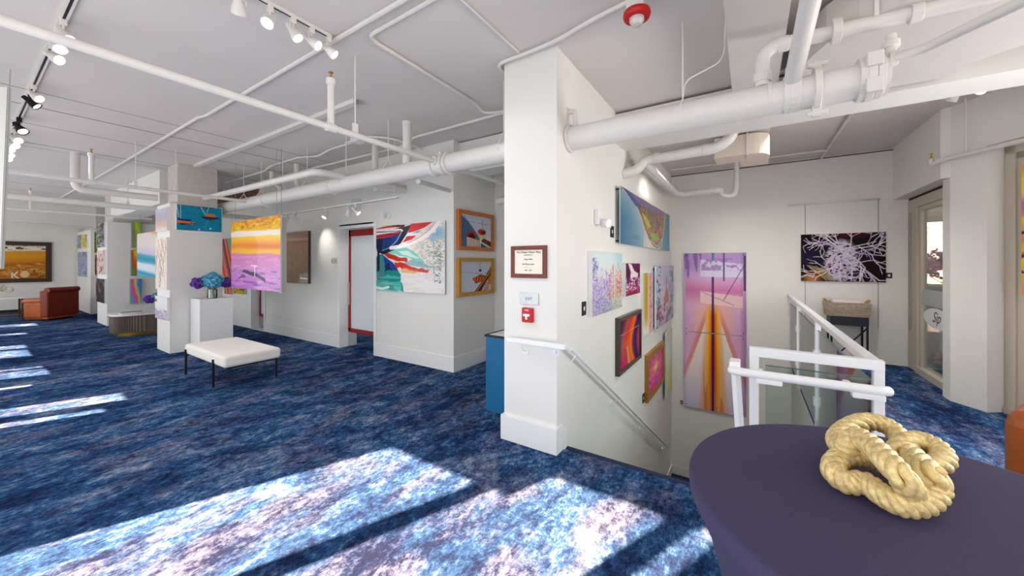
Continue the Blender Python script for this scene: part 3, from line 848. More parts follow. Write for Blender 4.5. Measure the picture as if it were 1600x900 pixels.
# riser of the first line stands where the photo shows it
r1 = onX(517, 200, -2.82)
sline('white sprinkler pipe crossing the top left, with an upright brass head', -2.82, YW, 4.4, 2.645, .026, risers=(r1.y,), rods=(onX(555, 210, -2.82).y,))
r2 = onX(143, 290, -7.43)
sline('grey sprinkler pipe over the near column joining the large pipe', -7.43, YW, PY, 2.65, .026, risers=(r2.y,), rods=(onX(212, 296, -7.43).y, onX(275, 305, -7.43).y))
sline('cream thick pipe running over the coffee table to the near column', -9.6, YW, 4.0, 2.60, .05, rods=(onX(200, 316, -9.6).y,))
sline('thin white sprinkler pipe beyond the thick cream pipe', -12.0, YW, 2.6, 2.62, .022, risers=(onX(48, 328, -12.0).y,))
sline('thin white sprinkler pipe nearest the far wall', -16.6, YW, 2.3, 2.65, .024)
# capped cream pipe rising to the ceiling
pipe('vent_pipe', 'cream pipe dropping from the ceiling and bending right before the near column', [(-9.0, 1.06, CEIL), (-9.0, 1.06, 2.74), (-9.0, 2.02, 2.74)], .055, rad=.12, seg=16)
# pipes against the gallery wall
pipe('supply_pipe', 'white pipe above the large pipe, angling back into the gallery wall', [(-8.3, 2.5, 2.74), (-4.56, 2.5, 2.71), (-4.56, HY, 2.71)], .045, rad=.12, seg=14)
pipe('stub_pipe', 'short thick white pipe stub entering the wall under the large pipe', [onY(500, 290, 3.55), onY(560, 291, 3.6), onY(634, 296, 3.9)], .065, seg=16)
pipe('stub_pipe', 'thin white pipe stub beside the right end of the boat picture', [(-3.30, PY+.1, PZ-.10), (-3.62, 3.9, 2.60)], .03)
pipe('recess_pipe', 'white pipe end hanging in the recess left of the column', [(-3.25, 4.6, 2.52), (-1.83, 4.6, 2.52)], .06, seg=16)
pipe('vertical_pipe', 'vertical white pipe rising from the large pipe left of the boat picture', [(-3.38, PY, PZ+.05), (-3.38, PY, 3.22)], .05, couplings=[((-3.38, PY, 3.2), Z_, .02, 1.15)])
for u, v0, v1, y, lab in ((586, 240, 300, 3.4, 'vertical white pipe behind the large pipe, above the door'), (464, 255, 300, 3.3, 'vertical white pipe dropping behind the large pipe over the brown picture'), (425, 255, 302, 3.3, 'curved white pipe dropping behind the large pipe near the column')):
    a = onY(u, v0, y); b = onY(u + (20 if u == 425 else 2), v1, y)
    pipe('vertical_pipe', lab, [(a.x, a.y, CEIL-.02), (a.x, a.y, (a.z+b.z)/2), (b.x, b.y, b.z)], .045, rad=.2)

# conduits under the ceiling
ZC = CEIL - .022
def conduit(label, pts, r=.014, rad=.1):
    return pipe('conduit', label, pts, r, 'conduit', m=PIPE, rad=rad, seg=8)
conduit('long white ceiling conduit passing the end of the lamp track', [(-.6, 1.63, ZC), (-5.4, 1.63, ZC), (-5.5, 1.60, ZC), (-9.8, 1.60, ZC), (-16, 1.55, ZC)], .018)
conduit('white ceiling conduit bending towards the column top', [(-.6, 1.72, ZC), (-2.47, 1.74, ZC), (-2.5, 3.1, ZC), (-2.50, 3.25, ZC-.06), (-1.9, 3.5, ZC-.06)], .015)
conduit('white conduit across the ceiling above the boat picture', [(-1.83, 3.48, ZC), (-3.9, 3.48, ZC), (-4.2, 3.55, ZC-.05), (-9.0, 3.5, ZC-.02)], .018)
conduit('wavy white conduit bundle near the ceiling by the near column', [(-4.5, 3.15, ZC), (-5.4, 3.15, ZC), (-5.7, 3.15, ZC-.05), (-6.2, 3.1, ZC), (-7.2, 3.1, ZC), (-7.4, 3.1, ZC-.06), (-9.2, 3.1, ZC-.06)], .014)
conduit('curved white conduit loop by the ceiling junction box', [(-4.9, 3.1, ZC), (-4.35, 3.1, ZC), (-4.05, 3.35, ZC-.04), (-4.0, 3.75, ZC-.08)], .014, .25)
sb = onZ(995, 5, CEIL-.06)
conduit('white conduit from the fire strobe over the column head', [(sb.x, sb.y, ZC), (-.95, 2.50, ZC), (-1.25, 2.58, ZC), (-1.55, 2.60, ZC), (-1.87, 2.60, ZC), (-1.88, 3.0, ZC)], .016)
conduit('thin white conduit along the ceiling near the stair wall', [(-1.60, .8, ZC), (-1.60, 2.55, ZC)], .008)
conduit('white cable trunk over the stairwell running to the back wall', [(1.0, 4.7, ZC), (1.0, 7.84, ZC)], .02)
conduit('white conduit turning left above the back wall', [(.99, 7.3, ZC-.02), (.93, 7.25, ZC-.02), (-1.2, 7.22, ZC-.02)], .014)
conduit('thin white wire loop hanging beside the rectangular duct', [(-.14, 3.0, ZC), (-.16, 3.2, 3.1), (-.40, 2.95, 2.9), (-.41, 2.92, 2.75)], .006)
# surface raceway
rc = thing('surface_raceway', 'flat white surface raceway on the ceiling, ending above the gallery door', 'raceway', (-5.5, 2.37, CEIL-.04))
build('body', MB().box((-8.3, 2.335, CEIL-.045), (-3.55, 2.405, CEIL-.001)), PIPE, rc)
build('end_plug', MB().box((-3.56, 2.35, CEIL-.05), (-3.53, 2.39, CEIL-.012)), GREYPANEL, rc)
jb = thing('junction_box', 'small white junction box where ceiling conduits meet', 'box', (-4.6, 3.1, CEIL-.06))
build('body', MB().box((-4.68, 3.03, CEIL-.07), (-4.52, 3.17, CEIL-.001)), PIPE, jb, bevel=.006)
build('cover', MB().box((-4.67, 3.04, CEIL-.075), (-4.53, 3.16, CEIL-.07)), TRIM, jb)

# rectangular ducts on the right
dt = thing('ceiling_duct', 'flat white rectangular duct running from overhead to the beam', 'duct', (.035, 2.2, 3.0))
build('body', MB().box((-.125, -.3, 3.05), (.20, 4.21, CEIL-.005)), DUCT, dt)
build('flange', MB().box((-.14, 3.96, 3.035), (.215, 4.02, CEIL-.005)), DUCT, dt)
# curved duct: outer wall sweeps from +Y to +X
ed = thing('curved_duct', 'big curved white duct bending right under the ceiling', 'duct', (1.0, 3.0, 3.0))
pts_o = [(.30, 4.15), (.30, 3.75), (.31, 3.5), (.345, 3.28), (.42, 3.1), (.55, 2.95), (.725, 2.83), (.95, 2.75), (1.2, 2.71), (1.5, 2.70), (2.5, 2.70)]
pts_i = [(2.5, 3.75), (1.75, 3.75), (1.45, 3.85), (1.3, 4.0), (1.25, 4.15)]
build('body', MB().prism(pts_o + pts_i, 2.98, 3.23), DUCT, ed)
build('seam_flange', MB().box((.60, 2.88, 2.97), (.62, 2.93, 3.235)), PIPE, ed)
bd = thing('small_duct', 'small cream duct with a rounded end below the stairwell beam', 'duct', (-.1, 5.3, 2.8))
cp = [(-.36, 5.1), (.0, 5.1)] + [(.0 + .20*math.sin(a), 5.30 - .20*math.cos(a)) for a in [R(q) for q in range(15, 91, 15)]] + [(.20, 5.75), (-.1, 5.75), (-.1, 5.45), (-.36, 5.45)]
build('body', MB().prism(cp, 2.84, 3.08), mat('cream_duct', (228, 214, 198), .5), bd)
build('seam_flange', MB().box((-.03, 5.09, 2.83), (-.015, 5.3, 3.09)), PIPE, bd)
# drain pipes against the stair side wall
s0 = Vector((SX, 4.62, 2.70)); 
pipe('soil_pipe', 'white elbow and pipe leaving the stair side wall above the peninsula picture', [(SX-.02, 4.55, 2.66), (SX+.14, 4.62, 2.70), (SX+.20, 4.72, 2.84), (-.30, 4.72, 2.86), (-.16, 4.72, 2.96), (-.14, 4.72, 3.3)], .062, rad=.12, seg=20,
     couplings=[((-.95, 4.72, 2.85), X_, .03, 1.1), ((-.42, 4.72, 2.86), X_, .03, 1.1)])
pipe('soil_pipe', 'white pipe running back along the stair side wall to the trap', [(SX+.20, 4.72, 2.82), (SX+.22, 6.9, 2.78), (SX+.32, 7.1, 2.78), (SX+.95, 7.1, 2.80)], .055, rad=.12, seg=18,
     couplings=[((SX+.205, 5.2, 2.815), Y_, .04, 1.12), ((SX+.215, 6.5, 2.79), Y_, .03, 1.12), ((SX+.55, 7.1, 2.79), X_, .03, 1.15)])
pipe('trap_pipe', 'white u-bend trap with riser below the small duct', [(SX+.75, 7.1, 2.83), (SX+.9, 7.1, 2.83), (SX+.93, 7.1, 2.70), (SX+1.1, 7.1, 2.68), (SX+1.13, 7.1, 2.8), (SX+1.13, 7.1, 3.30)], .04, rad=.09, seg=14)

# fire alarm strobe
sbx = thing('fire_strobe', 'red ceiling fire strobe with clear dome on a white box', 'fire alarm', (sb.x, sb.y, CEIL-.2))
build('back_box', MB().box((sb.x-.055, sb.y-.055, CEIL-.12), (sb.x+.055, sb.y+.055, CEIL-.001)), PIPE, sbx, bevel=.003)
c0 = (sb.x, sb.y, CEIL-.12)
build('red_body', MB().lathe([(0, 0), (.085, 0), (.088, -.02), (.08, -.04), (0, -.042)], c0, 28), REDPL, sbx, bevel=.002)
build('lens_dome', MB().lathe([(0.048, -.042), (.046, -.06), (.03, -.085), (0, -.09)], c0, 20), mat('strobe_lens', (210, 205, 200), .15, coat=.5), sbx)
st2 = onD(66, 303, 9.5)
sbx = thing('fire_strobe', 'red ceiling strobe far away above the cream pipe', 'fire alarm', (st2.x, st2.y, st2.z))
build('red_body', MB().lathe([(0, .0), (.12, 0), (.12, .05), (0, .05)], st2, 24), REDPL, sbx)
build('back_box', MB().box((st2.x-.05, st2.y-.05, st2.z+.05), (st2.x+.05, st2.y+.05, CEIL)), PIPE, sbx)

# ================================================================== TRACKS AND SPOTS
def track(nm, label, p0, p1, w=.035, m=PIPE):
    p0, p1 = Vector(p0), Vector(p1)
    t = thing(nm, label, 'lamp track', (p0+p1)/2)
    d = (p1-p0); yawr = math.atan2(d.y, d.x); rot = Matrix.Rotation(yawr, 3, 'Z')
    build('body', MB().obox((p0+p1)/2, (d.length, w, .022), rot), m, t)
    build('slot', MB().obox((p0+p1)/2 - Vector((0,0,.0115)), (d.length-.02, w*.32, .002), rot), BLACKM, t)
    return t
SPOT_N = 0
def spot(label, p, aim, size=1.0, m=PIPE, watt=14, cone=70):
    """p: point on the track; aim: horizontal+vertical direction of the beam"""
    p = Vector(p); aim = Vector(aim).normalized()
    t = thing('track_spotlight', label, 'spotlight', p, 0, 'spotlights on the ceiling tracks')
    s = size
    build('adaptor', MB().box((p.x-.02*s, p.y-.02*s, p.z-.05*s), (p.x+.02*s, p.y+.02*s, p.z)), m, t, bevel=.003)
    c = p - Vector((0,0,.115*s))
    side = aim.cross(Vector((0,0,1)))
    if side.length < .1: side = Vector((1,0,0))
    side.normalize()
    build('yoke', MB().cyl(p-Vector((0,0,.05*s)), p-Vector((0,0,.08*s)), .008*s).tube([p-Vector((0,0,.075*s))+side*.0, p-Vector((0,0,.08*s))+side*.048*s, c+side*.05*s], .005*s, 6), m, t)
    rot = aim.to_track_quat('Z', 'Y').to_matrix().to_4x4()
    h = MB().lathe([(0, -.075*s), (.022*s, -.075*s), (.024*s, -.03*s), (.034*s, 0), (.047*s, .05*s), (.049*s, .07*s), (.043*s, .07*s), (.04*s, .062*s)], (0,0,0), 22)
    h.xform(Matrix.Translation(c) @ rot)
    build('lamp_head', h, m, t, smooth=True)
    l = MB().lathe([(0, .064*s), (.040*s, .062*s)], (0,0,0), 22); l.xform(Matrix.Translation(c) @ rot)
    build('lamp_lens', l, LAMPGLOW, t)
    if watt:
        ld = bpy.data.lights.new('spot_beam', 'SPOT'); ld.energy = watt; ld.spot_size = R(cone); ld.spot_blend = .8; ld.color = (1, .965, .91); ld.shadow_soft_size = .05
        lo = bpy.data.objects.new('spot_beam', ld); COL.objects.link(lo); lo.parent = t
        lo.location = c + aim*.075*s - p
        lo.rotation_euler = aim.to_track_quat('-Z', 'Y').to_euler()
    return t
ZT = CEIL - .012
T1x = -2.72
track('lamp_track', 'white lamp track on the near ceiling, over the carpet', (T1x, .2, ZT), (T1x, 1.60, ZT))
specs = [(372, 8, (-.5, .2, -.55), 'white spotlight farthest left on the near ceiling track'),
         (422, 26, (.35, -.45, -.75), 'round spotlight facing down, second on the near ceiling track'),
         (458, 44, (.45, .35, -.8), 'cone spotlight, third on the near ceiling track'),
         (487, 58, (.6, .45, -.55), 'cone spotlight, fourth on the near ceiling track'),
         (515, 72, (.5, .55, -.6), 'spotlight at the free end of the near ceiling track')]
for u, v, a, lab in specs:
    q = onX(u, v, T1x)
    spot(lab, (T1x, max(.25, min(q.y, 1.58)), ZT-.01), a, .84, watt=14)
T0y = .43
track('lamp_track', 'long white lamp track running back along the window side', (-2.9, T0y, ZT), (-16.0, T0y, ZT), .045)
for (u, v, m_, lab, a) in [(99, 32, PIPE, 'white spotlight above the crossing sprinkler pipe, upper left', (.5, .3, -.7)),
                  (91, 52, PIPE, 'white spotlight hidden behind the sprinkler pipe, upper left', (.6, .1, -.8)),
                  (82, 75, PIPE, 'white spotlight just below the sprinkler pipe, upper left', (.7, .5, -.5)),
                  (53, 142, PIPE, 'white spotlight directly above the upper black one at far left', (.6, .5, -.6)),
                  (48, 152, BLACKM, 'upper of the two black spotlights at far left', (.3, .6, -.6)),
                  (30, 196, BLACKM, 'lower of the two black spotlights at far left', (.5, .3, -.6)),
                  (22, 212, PIPE, 'white spotlight just below the lower black one at far left', (.7, .4, -.5)),
                  (18, 228, PIPE, 'white spotlight, second below the lower black one at far left', (.7, .4, -.5)),
                  (14, 243, PIPE, 'bright wide white spotlight near the left edge', (.9, .1, -.3)),
                  (11, 254, PIPE, 'small white spotlight below the bright wide one, left edge', (.6, .4, -.6)),
                  (8, 266, PIPE, 'smallest farthest white spotlight on the long left track', (.6, .4, -.6))]:
    q = onY(u, v, T0y)
    spot(lab, (max(q.x, -13.5), T0y, ZT-.01), a, .88 if q.x > -7 else 1.05, m=m_, watt=14 if q.x > -7 else 26)
T2y = 3.4
tk = track('lamp_track', 'white lamp track hung in front of the gallery wall above the door', (-8.4, T2y, 2.48), (-4.12, T2y, 2.48), .035)
build('hanger_rod', MB().cyl((-4.2, T2y, 2.49), (-4.2, T2y, CEIL), .005, seg=6).cyl((-6.7, T2y, 2.49), (-6.7, T2y, CEIL), .005, seg=6).cyl((-8.2, T2y, 2.49), (-8.2, T2y, CEIL), .005, seg=6), PIPE, tk)
for u, a, lab in [(448, (-.1, -.4, -.8), 'spotlight above the sunset picture on the hung track'), (461, (.2, .5, -.5), 'spotlight second from the left on the hung track'), (509, (.1, -.5, -.7), 'spotlight between door and brown picture on the hung track'),
                  (545, (-.5, .3, -.6), 'left spotlight of the pair at the right end of the hung track'), (556, (.6, .3, -.6), 'right spotlight of the pair at the right end of the hung track')]:
    q = onY(u, 322, T2y); spot(lab, (q.x, T2y, 2.47), a, .9, watt=16)
# right-hand spots
tr = track('lamp_track', 'short white lamp track near the right wall', (1.62, 5.35, ZT), (1.98, 5.15, ZT), .035)
spot('white spotlight turned away, left of the pair near the right wall', (1.68, 5.32, ZT-.01), (-.3, .3, -.6), .9, watt=14)
spot('lit spotlight, right of the pair near the right wall', (1.83, 5.24, ZT-.01), (-.5, -.5, -.6), .9, watt=14)
q = onD(1297, 172, 4.9)
spot('spotlight hanging under the stairwell beam', (q.x, q.y, q.z), (-.35, .5, -1.0), .8, watt=60, cone=100)
build('hanger_rod', MB().cyl((q.x, q.y, q.z), (q.x, q.y, CEIL), .006, seg=8), PIPE, bpy.context.scene.objects[-1] if False else [o for o in bpy.data.objects if o.get('label') == 'spotlight hanging under the stairwell beam'][0])
q = onD(1356, 70, 3.55)
spot('bright spotlight tucked between the branch pipe and the duct', (q.x, q.y, q.z+.02), (-.4, -.5, -.5), 1.0, watt=14)
spot('added fill downlight hidden behind the stairwell beam, by the stair side wall', (-1.0, 5.35, ZT), (.30, .35, -1.0), .8, watt=85, cone=125)  # added to brighten the lower stairwell, out of the camera's view
spot('added fill downlight hidden behind the stairwell beam, above the long glass guard', (.42, 5.25, ZT), (-.15, .35, -1.0), .8, watt=120, cone=125)  # second added stairwell fill, unseen behind the beam

# ================================================================== THINGS ON THE WALLS
# sprinkler pipe on the right wall
a = W(-.10, -.10, 2.70); b = W(.0, -.10, 2.72); c = W(1.2, -.10, 2.72)
sp = pipe('wall_sprinkler', 'white pipe with sprinkler head on the right-hand wall', [a + Vector((0,0,.06)), a, b + Vector((0,0,.0)), c], .024, rad=.05, couplings=[(W(.0, -.10, 2.72), Dd, .03, 1.4)])
build('sprinkler_head', sprinkler(a + Vector((0,0,.07))), BRASS, sp)
build('hanger_rod', MB().cyl(W(.22, -.10, 2.72), W(.22, -.10, CEIL), .008, seg=6), PIPE, sp)
# certificate
def letters(txt, size, loc, rot, m, parent, ext=.0006, align='CENTER', shear=0.0, nm='lettering'):
    cu = bpy.data.curves.new(nm, 'FONT'); cu.body = txt; cu.size = size; cu.align_x = align; cu.align_y = 'CENTER'; cu.extrude = ext; cu.shear = shear
    cu.materials.append(m)
    tmp = bpy.data.objects.new('tmp_text', cu); COL.objects.link(tmp)
    bpy.context.view_layer.update()
    me = bpy.data.meshes.new_from_object(tmp.evaluated_get(bpy.context.evaluated_depsgraph_get()))
    bpy.data.objects.remove(tmp, do_unlink=True)
    if not me.materials: me.materials.append(m)
    o = bpy.data.objects.new(nm, me); COL.objects.link(o)
    o.parent = parent; o.location = Vector(loc) - world_loc(parent); o.rotation_euler = rot
    return o
INK = mat('dark_ink', (70, 62, 54), .7)
CY_ = 2.675
a, b = onY(800, 385, CY_), onY(855, 435, CY_)
cf = thing('certificate', 'framed certificate on the white column front', 'certificate', ((a.x+b.x)/2, CY_, b.z))
fw = .035
build('frame', MB().box((a.x, CY_-.02, a.z), (b.x, CY_, a.z-fw)).box((a.x, CY_-.02, b.z), (b.x, CY_, b.z+fw)).box((a.x, CY_-.02, b.z+fw), (a.x+fw, CY_, a.z-fw)).box((b.x-fw, CY_-.02, b.z+fw), (b.x, CY_, a.z-fw)), MAHOG, cf)
build('sheet', MB().box((a.x+fw, CY_-.012, b.z+fw), (b.x-fw, CY_-.002, a.z-fw)), mat('cream_sheet', (240, 232, 214), .4, coat=.4), cf)
mx = (a.x+b.x)/2; hh = a.z-b.z
fr_ = (R(90), 0, 0)
for txt, sz, f_ in (('The Woman\'s Nature Way' if False else 'The Mosaic Water Way', .024, .20), ('PRESENTED TO', .012, .29), ('Susan Wait', .018, .42), ('By Wren Lanes', .018, .57), ('............................', .014, .66), ('2011 - 2017', .015, .76)):
    letters(txt, sz, (mx, CY_-.0135, a.z-hh*f_), fr_, INK, cf)
# exit plate
a, b = onY(812.5, 457, CY_), onY(842, 477, CY_)
ex = thing('exit_plate', 'small brushed EXIT plate on the white column', 'sign', ((a.x+b.x)/2, CY_, b.z))
build('plate', MB().box((a.x, CY_-.008, b.z), (b.x, CY_, a.z)), STEEL, ex, bevel=.002)
letters('EXIT', .034, ((a.x+b.x)/2, CY_-.0085, (a.z+b.z)/2), fr_, mat('grey_ink', (110, 108, 108), .6), ex)
# fire pull station
a, b = onY(818, 480, CY_), onY(834.5, 504, CY_)
fp = thing('fire_alarm_pull', 'red fire alarm pull station with white T handle below the EXIT plate', 'fire alarm', ((a.x+b.x)/2, CY_, b.z))
build('body', MB().box((a.x, CY_-.035, b.z), (b.x, CY_, a.z)), REDPL, fp, bevel=.008)
mx = (a.x+b.x)/2; mz = (a.z+b.z)/2
build('handle', MB().box((mx-.03, CY_-.045, mz-.008), (mx+.03, CY_-.034, mz+.012)).box((mx-.009, CY_-.045, mz-.035), (mx+.009, CY_-.034, mz-.008)), WHITEL, fp)
letters('FIRE', .022, (mx, CY_-.0365, mz+.042), fr_, WHITEL, fp)
# emergency light
q = onX(935, 345, SX)
em = thing('emergency_light', 'small white twin-head emergency light on the stair side wall', 'light', (SX, q.y, q.z))
build('base', MB().box((SX, q.y-.13, q.z-.05), (SX+.05, q.y-.02, q.z+.10)), WHITEL, em, bevel=.01)
build('lamp_head', MB().cyl((SX+.04, q.y-.02, q.z-.02), (SX+.13, q.y-.06, q.z-.04), .035, .045), WHITEL, em, bevel=.004)
build('lamp_head', MB().cyl((SX+.03, q.y+.10, q.z-.02), (SX+.10, q.y+.12, q.z-.04), .03, .038), WHITEL, em, bevel=.004)
# wall switch, vent, small wall cylinder light
a, b = onY(518, 403, HY), onY(527, 412, HY)
sw = thing('wall_switch', 'square light switch plate left of the gallery door', 'switch', ((a.x+b.x)/2, HY, b.z))
build('plate', MB().box((a.x, HY-.008, b.z), (b.x, HY, a.z)), mat('switch_plate', (205, 198, 188), .5), sw, bevel=.002)
build('rocker', MB().box((a.x+.03, HY-.014, b.z+.035), (a.x+.05, HY-.008, a.z-.035)).box((b.x-.05, HY-.014, b.z+.035), (b.x-.03, HY-.008, a.z-.035)), GREYPANEL, sw)
a, b = onY(548, 311, HY), onY(568, 329, HY)
vt = thing('air_vent', 'square white air grille high on the gallery wall', 'vent', ((a.x+b.x)/2, HY, b.z))
build('frame', MB().box((a.x, HY-.012, b.z), (b.x, HY, a.z)), TRIM, vt, bevel=.003)
g = MB()
for k in range(9):
    z = b.z+.03 + k*(a.z-b.z-.06)/8; g.box((a.x+.03, HY-.018, z), (b.x-.03, HY-.010, z+.006))
build('louvres', g, GREYPANEL, vt)
q = onY(606, 338, HY)
wl = thing('wall_lamp', 'small white cylinder wall lamp above the red boat picture', 'lamp', (q.x, HY, q.z))
build('cylinder', MB().cyl((q.x-.02, HY-.09, q.z-.04), (q.x-.02, HY-.09, q.z+.05), .033), WHITEL, wl, bevel=.003)
build('mount', MB().cyl((q.x+.03, HY-.03, q.z), (q.x+.03, HY, q.z), .05).box((q.x-.02, HY-.08, q.z-.005), (q.x+.02, HY-.02, q.z+.01)), WHITEL, wl)
# outlet box on far column
ob = thing('speaker_box', 'dark bracket box on the far side wall beyond the columns', 'box', onY(180+37, 354, 3.7))
q = onY(219, 353, 3.7)
build('body', MB().box((q.x-.1, 3.62, q.z-.08), (q.x+.1, 3.78, q.z+.10)), BLACK, ob, bevel=.01)
build('bracket', MB().box((q.x+.1, 3.68, q.z-.02), (q.x+.14, HY, q.z+.02)), GREYPANEL, ob)

# price labels next to pictures
LABELS = []
def price_label(label, where, plane, w=.05, h=.075):
    q = where
    if plane == 'X': mbx = MB().box((SX, q.y-w/2, q.z-h/2), (SX+.006, q.y+w/2, q.z+h/2)); ins = MB().box((SX+.006, q.y-w/7, q.z-h/7), (SX+.0075, q.y+w/7, q.z+h/7))
    else: mbx = MB().box((q.x-w/2, BY-.006, q.z-h/2), (q.x+w/2, BY, q.z+h/2)); ins = MB().box((q.x-w/5, BY-.0075, q.z-h/5), (q.x+w/5, BY-.006, q.z+h/5))
    t = thing('price_label', label, 'label', q, 0, 'black price labels beside the pictures')
    build('card', mbx, BLACK, t); build('print_mark', ins, WHITEL, t)
for u, v, lab in ((956, 362, 'black price label beside the peninsula picture'), (912, 482, 'black price label left of the wildflower picture'), (967.5, 455, 'black price label left of the purple seaside picture'),
                  (996.5, 493, 'black price label left of the yellow and pink picture'), (1017, 508, 'black price label left of the harbour church picture'), (1005, 622, 'black price label left of the pink gold-framed picture')):
    price_label(lab, onX(u, v, SX), 'X', .10 if u < 920 else .12, .13)
price_label('black price label left of the tall sunburst picture', onY(1065, 628.5, BY), 'Y', .045, .07)
price_label('black price label right of the coral picture', onY(1389, 430.5, BY), 'Y', .07, .085)

# ================================================================== OUTSIDE
def blossom(nm, label, loc, h, cr, m):
    rnd = random.Random(7)
    t = thing(nm, label, 'tree', loc)
    mb_ = MB().tube([(0,0,0), (.05,.02,h*.5), (0,0,h)], [.07,.05,.02], 8)
    for k in range(12):
        a_ = rnd.uniform(0, 6.28); z = rnd.uniform(.45, .9)*h
        mb_.tube([(0,0,z), (cr*.5*math.cos(a_), cr*.5*math.sin(a_), z+.2), (cr*math.cos(a_), cr*math.sin(a_), z+.45)], [.025,.015,.006], 6)
    local_build('branches', mb_, mat('bark', (110, 96, 88), .9, noise=.2, nscale=20), t)
    f = MB()
    for k in range(420):
        a_ = rnd.uniform(0, 6.28); rr = cr*math.sqrt(rnd.random()); z = h*.95 + rnd.uniform(-.55, .6)*cr*math.sqrt(max(0, 1-(rr/cr)**2)) 
        f.obox((rr*math.cos(a_), rr*math.sin(a_), z), (.11, .09, .02), Matrix.Rotation(rnd.uniform(0, 3), 3, 'X') @ Matrix.Rotation(rnd.uniform(0, 3), 3, 'Y'))
    local_build('blossom', f, m, t)
    return t
def outp(u, v, y): return onY(u, v, y)
q = onD(1474, 470, 11.5)
blossom('blossom_tree', 'pink flowering tree outside the tall window', (q.x+.2, q.y+.2, -.1), 1.75, .85, mat('pink_blossom', (206, 150, 190), .8))
pe = onD(1452, 500, 13.0)
bldg = thing('waterfront_building', 'pale sided building with grey roof outside the tall window', 'building', (pe.x+2, pe.y+9, -.1))
bx, by = pe.x-1, pe.y+10
mb = MB()
for k in range(16): mb.box((bx-4, by, -.1+k*.45), (bx+9, by+3+.02*(k % 2), .33+k*.45))
build('wall', mb, SIDING, bldg)
build('roof', MB().prism([(bx-4.4, by-.5), (bx+9.4, by-.5), (bx+9.4, by+3.6), (bx-4.4, by+3.6)], 7.1, 7.4), mat('grey_roof', (150, 152, 154), .8), bldg)
build('doorway', MB().box((bx-1, by-.05, -.1), (bx+.4, by, 2.6)), mat('dark_glass', (90, 104, 114), .2), bldg)
lw = thing('garden_wall', 'low white wall outside, behind the pink tree', 'wall', (q.x, q.y+1.5, -.1))
build('wall', MB().box((q.x-4, q.y+1.6, -.1), (q.x+5, q.y+1.8, .75)), mat('grey_render', (150, 156, 156), .8), lw)
build('coping', MB().box((q.x-4.05, q.y+1.55, .75), (q.x+5.05, q.y+1.85, .84)), SIDING, lw)
# hanging oval sign seen through window_1
sg = onY(1452, 497, 8.6)
so = thing('window_sign', 'white oval sign reading Sip on the tall window pane', 'sign', (WX+.06, 7.0, .70))
mb = MB(); ov = []
for k in range(40):
    a_ = 2*math.pi*k/40; ov.append(((.30*math.cos(a_)), .155*math.sin(a_)))
v_f = [mb.bm.verts.new((WX+.038, 6.98+p[0]*1.4, .83+p[1]*.85)) for p in ov]; v_b = [mb.bm.verts.new((WX+.043, 6.98+p[0]*1.4, .83+p[1]*.85)) for p in ov]
mb.bm.faces.new(v_f); mb.bm.faces.new(v_b[::-1])
for k in range(40): mb.bm.faces.new([v_f[k], v_b[k], v_b[(k+1) % 40], v_f[(k+1) % 40]])
build('board', mb, WHITEL, so)
letters('Sip', .20, (WX+.0365, 6.99, .84), (R(90), 0, R(-90)), INK, so, shear=.5)
# flower pot with pink flowers just outside
rnd = random.Random(3)
fpot = thing('flower_trough', 'trough of pink and white flowers outside the tall window', 'planter', (WX+.45, 8.25, -.1))
build('trough', MB().box((WX+.30, 7.9, -.1), (WX+.6, 8.7, .0)), mat('teal_trough', (70, 150, 140), .6), fpot, bevel=.01)
for nm_, cc in (('pink_flowers', (226, 150, 150)), ('blue_flowers', (60, 60, 130)), ('green_leaves', (70, 120, 70))):
    f = MB()
    for k in range(60): f.ball((WX+.34+rnd.random()*.22, 7.92+rnd.random()*.75, .0+rnd.random()*.14), .03, 1)
    build(nm_, f, mat(nm_ + '_m', cc, .7), fpot)
# glass bird bath / vase outside
bv = thing('glass_fountain', 'clear glass fountain standing outside the tall window', 'fountain', (WX+.75, 9.2, -.1))
build('stem', MB().lathe([(.20, 0), (.18, .05), (.03, .10), (.03, .55), (.13, .60), (.14, .62), (0, .60)], (WX+.75, 9.2, -.1), 20), mat('cloudy_glass', (200, 214, 214), .2, coat=.5), bv, smooth=True)
cn = thing('patio_canopy', 'white slatted canopy outside above the tall window view', 'canopy', (5.0, 14.0, 3.0))
mb = MB().box((2.6, 10.2, 3.16), (9.5, 19.5, 3.24))
for k in range(8): mb.box((2.6, 10.2+k*1.3, 3.06), (9.5, 10.32+k*1.3, 3.16))
build('roof', mb, SIDING, cn)
for x in (2.7, 9.3): build('post', MB().box((x-.06, 19.2, -.1), (x+.06, 19.32, 3.06)), SIDING, cn)
# parked car seen through window_2
cq = onD(1598, 540, 9.0)
car = thing('car', 'pale blue parked car outside the right-hand window', 'car', (cq.x+1.6, cq.y+1.2, -.1), R(20))
prof = [(-2.1, .35), (-2.1, .75), (-1.5, .90), (-.9, 1.35), (.9, 1.38), (1.5, .95), (2.1, .80), (2.15, .35)]
mb = MB(); l = [mb.bm.verts.new((x, -.85, z)) for x, z in prof]; r_ = [mb.bm.verts.new((x, .85, z)) for x, z in prof]
mb.bm.faces.new(l); mb.bm.faces.new(r_[::-1])
for k in range(len(prof)): mb.bm.faces.new([l[k], r_[k], r_[(k+1) % len(prof)], l[(k+1) % len(prof)]])
local_build('body', mb, mat('car_paint', (170, 196, 210), .25, coat=.6), car, bevel=.06)
local_build('side_window', MB().box((-.95, -.86, .92), (1.1, .86, 1.25)), mat('car_glass', (40, 60, 70), .1), car)
for x in (-1.35, 1.35):
    for y in (-.8, .8): local_build('wheel', MB().cyl((x, y-.1, .33), (x, y+.1, .33), .33, seg=24), BLACK, car)
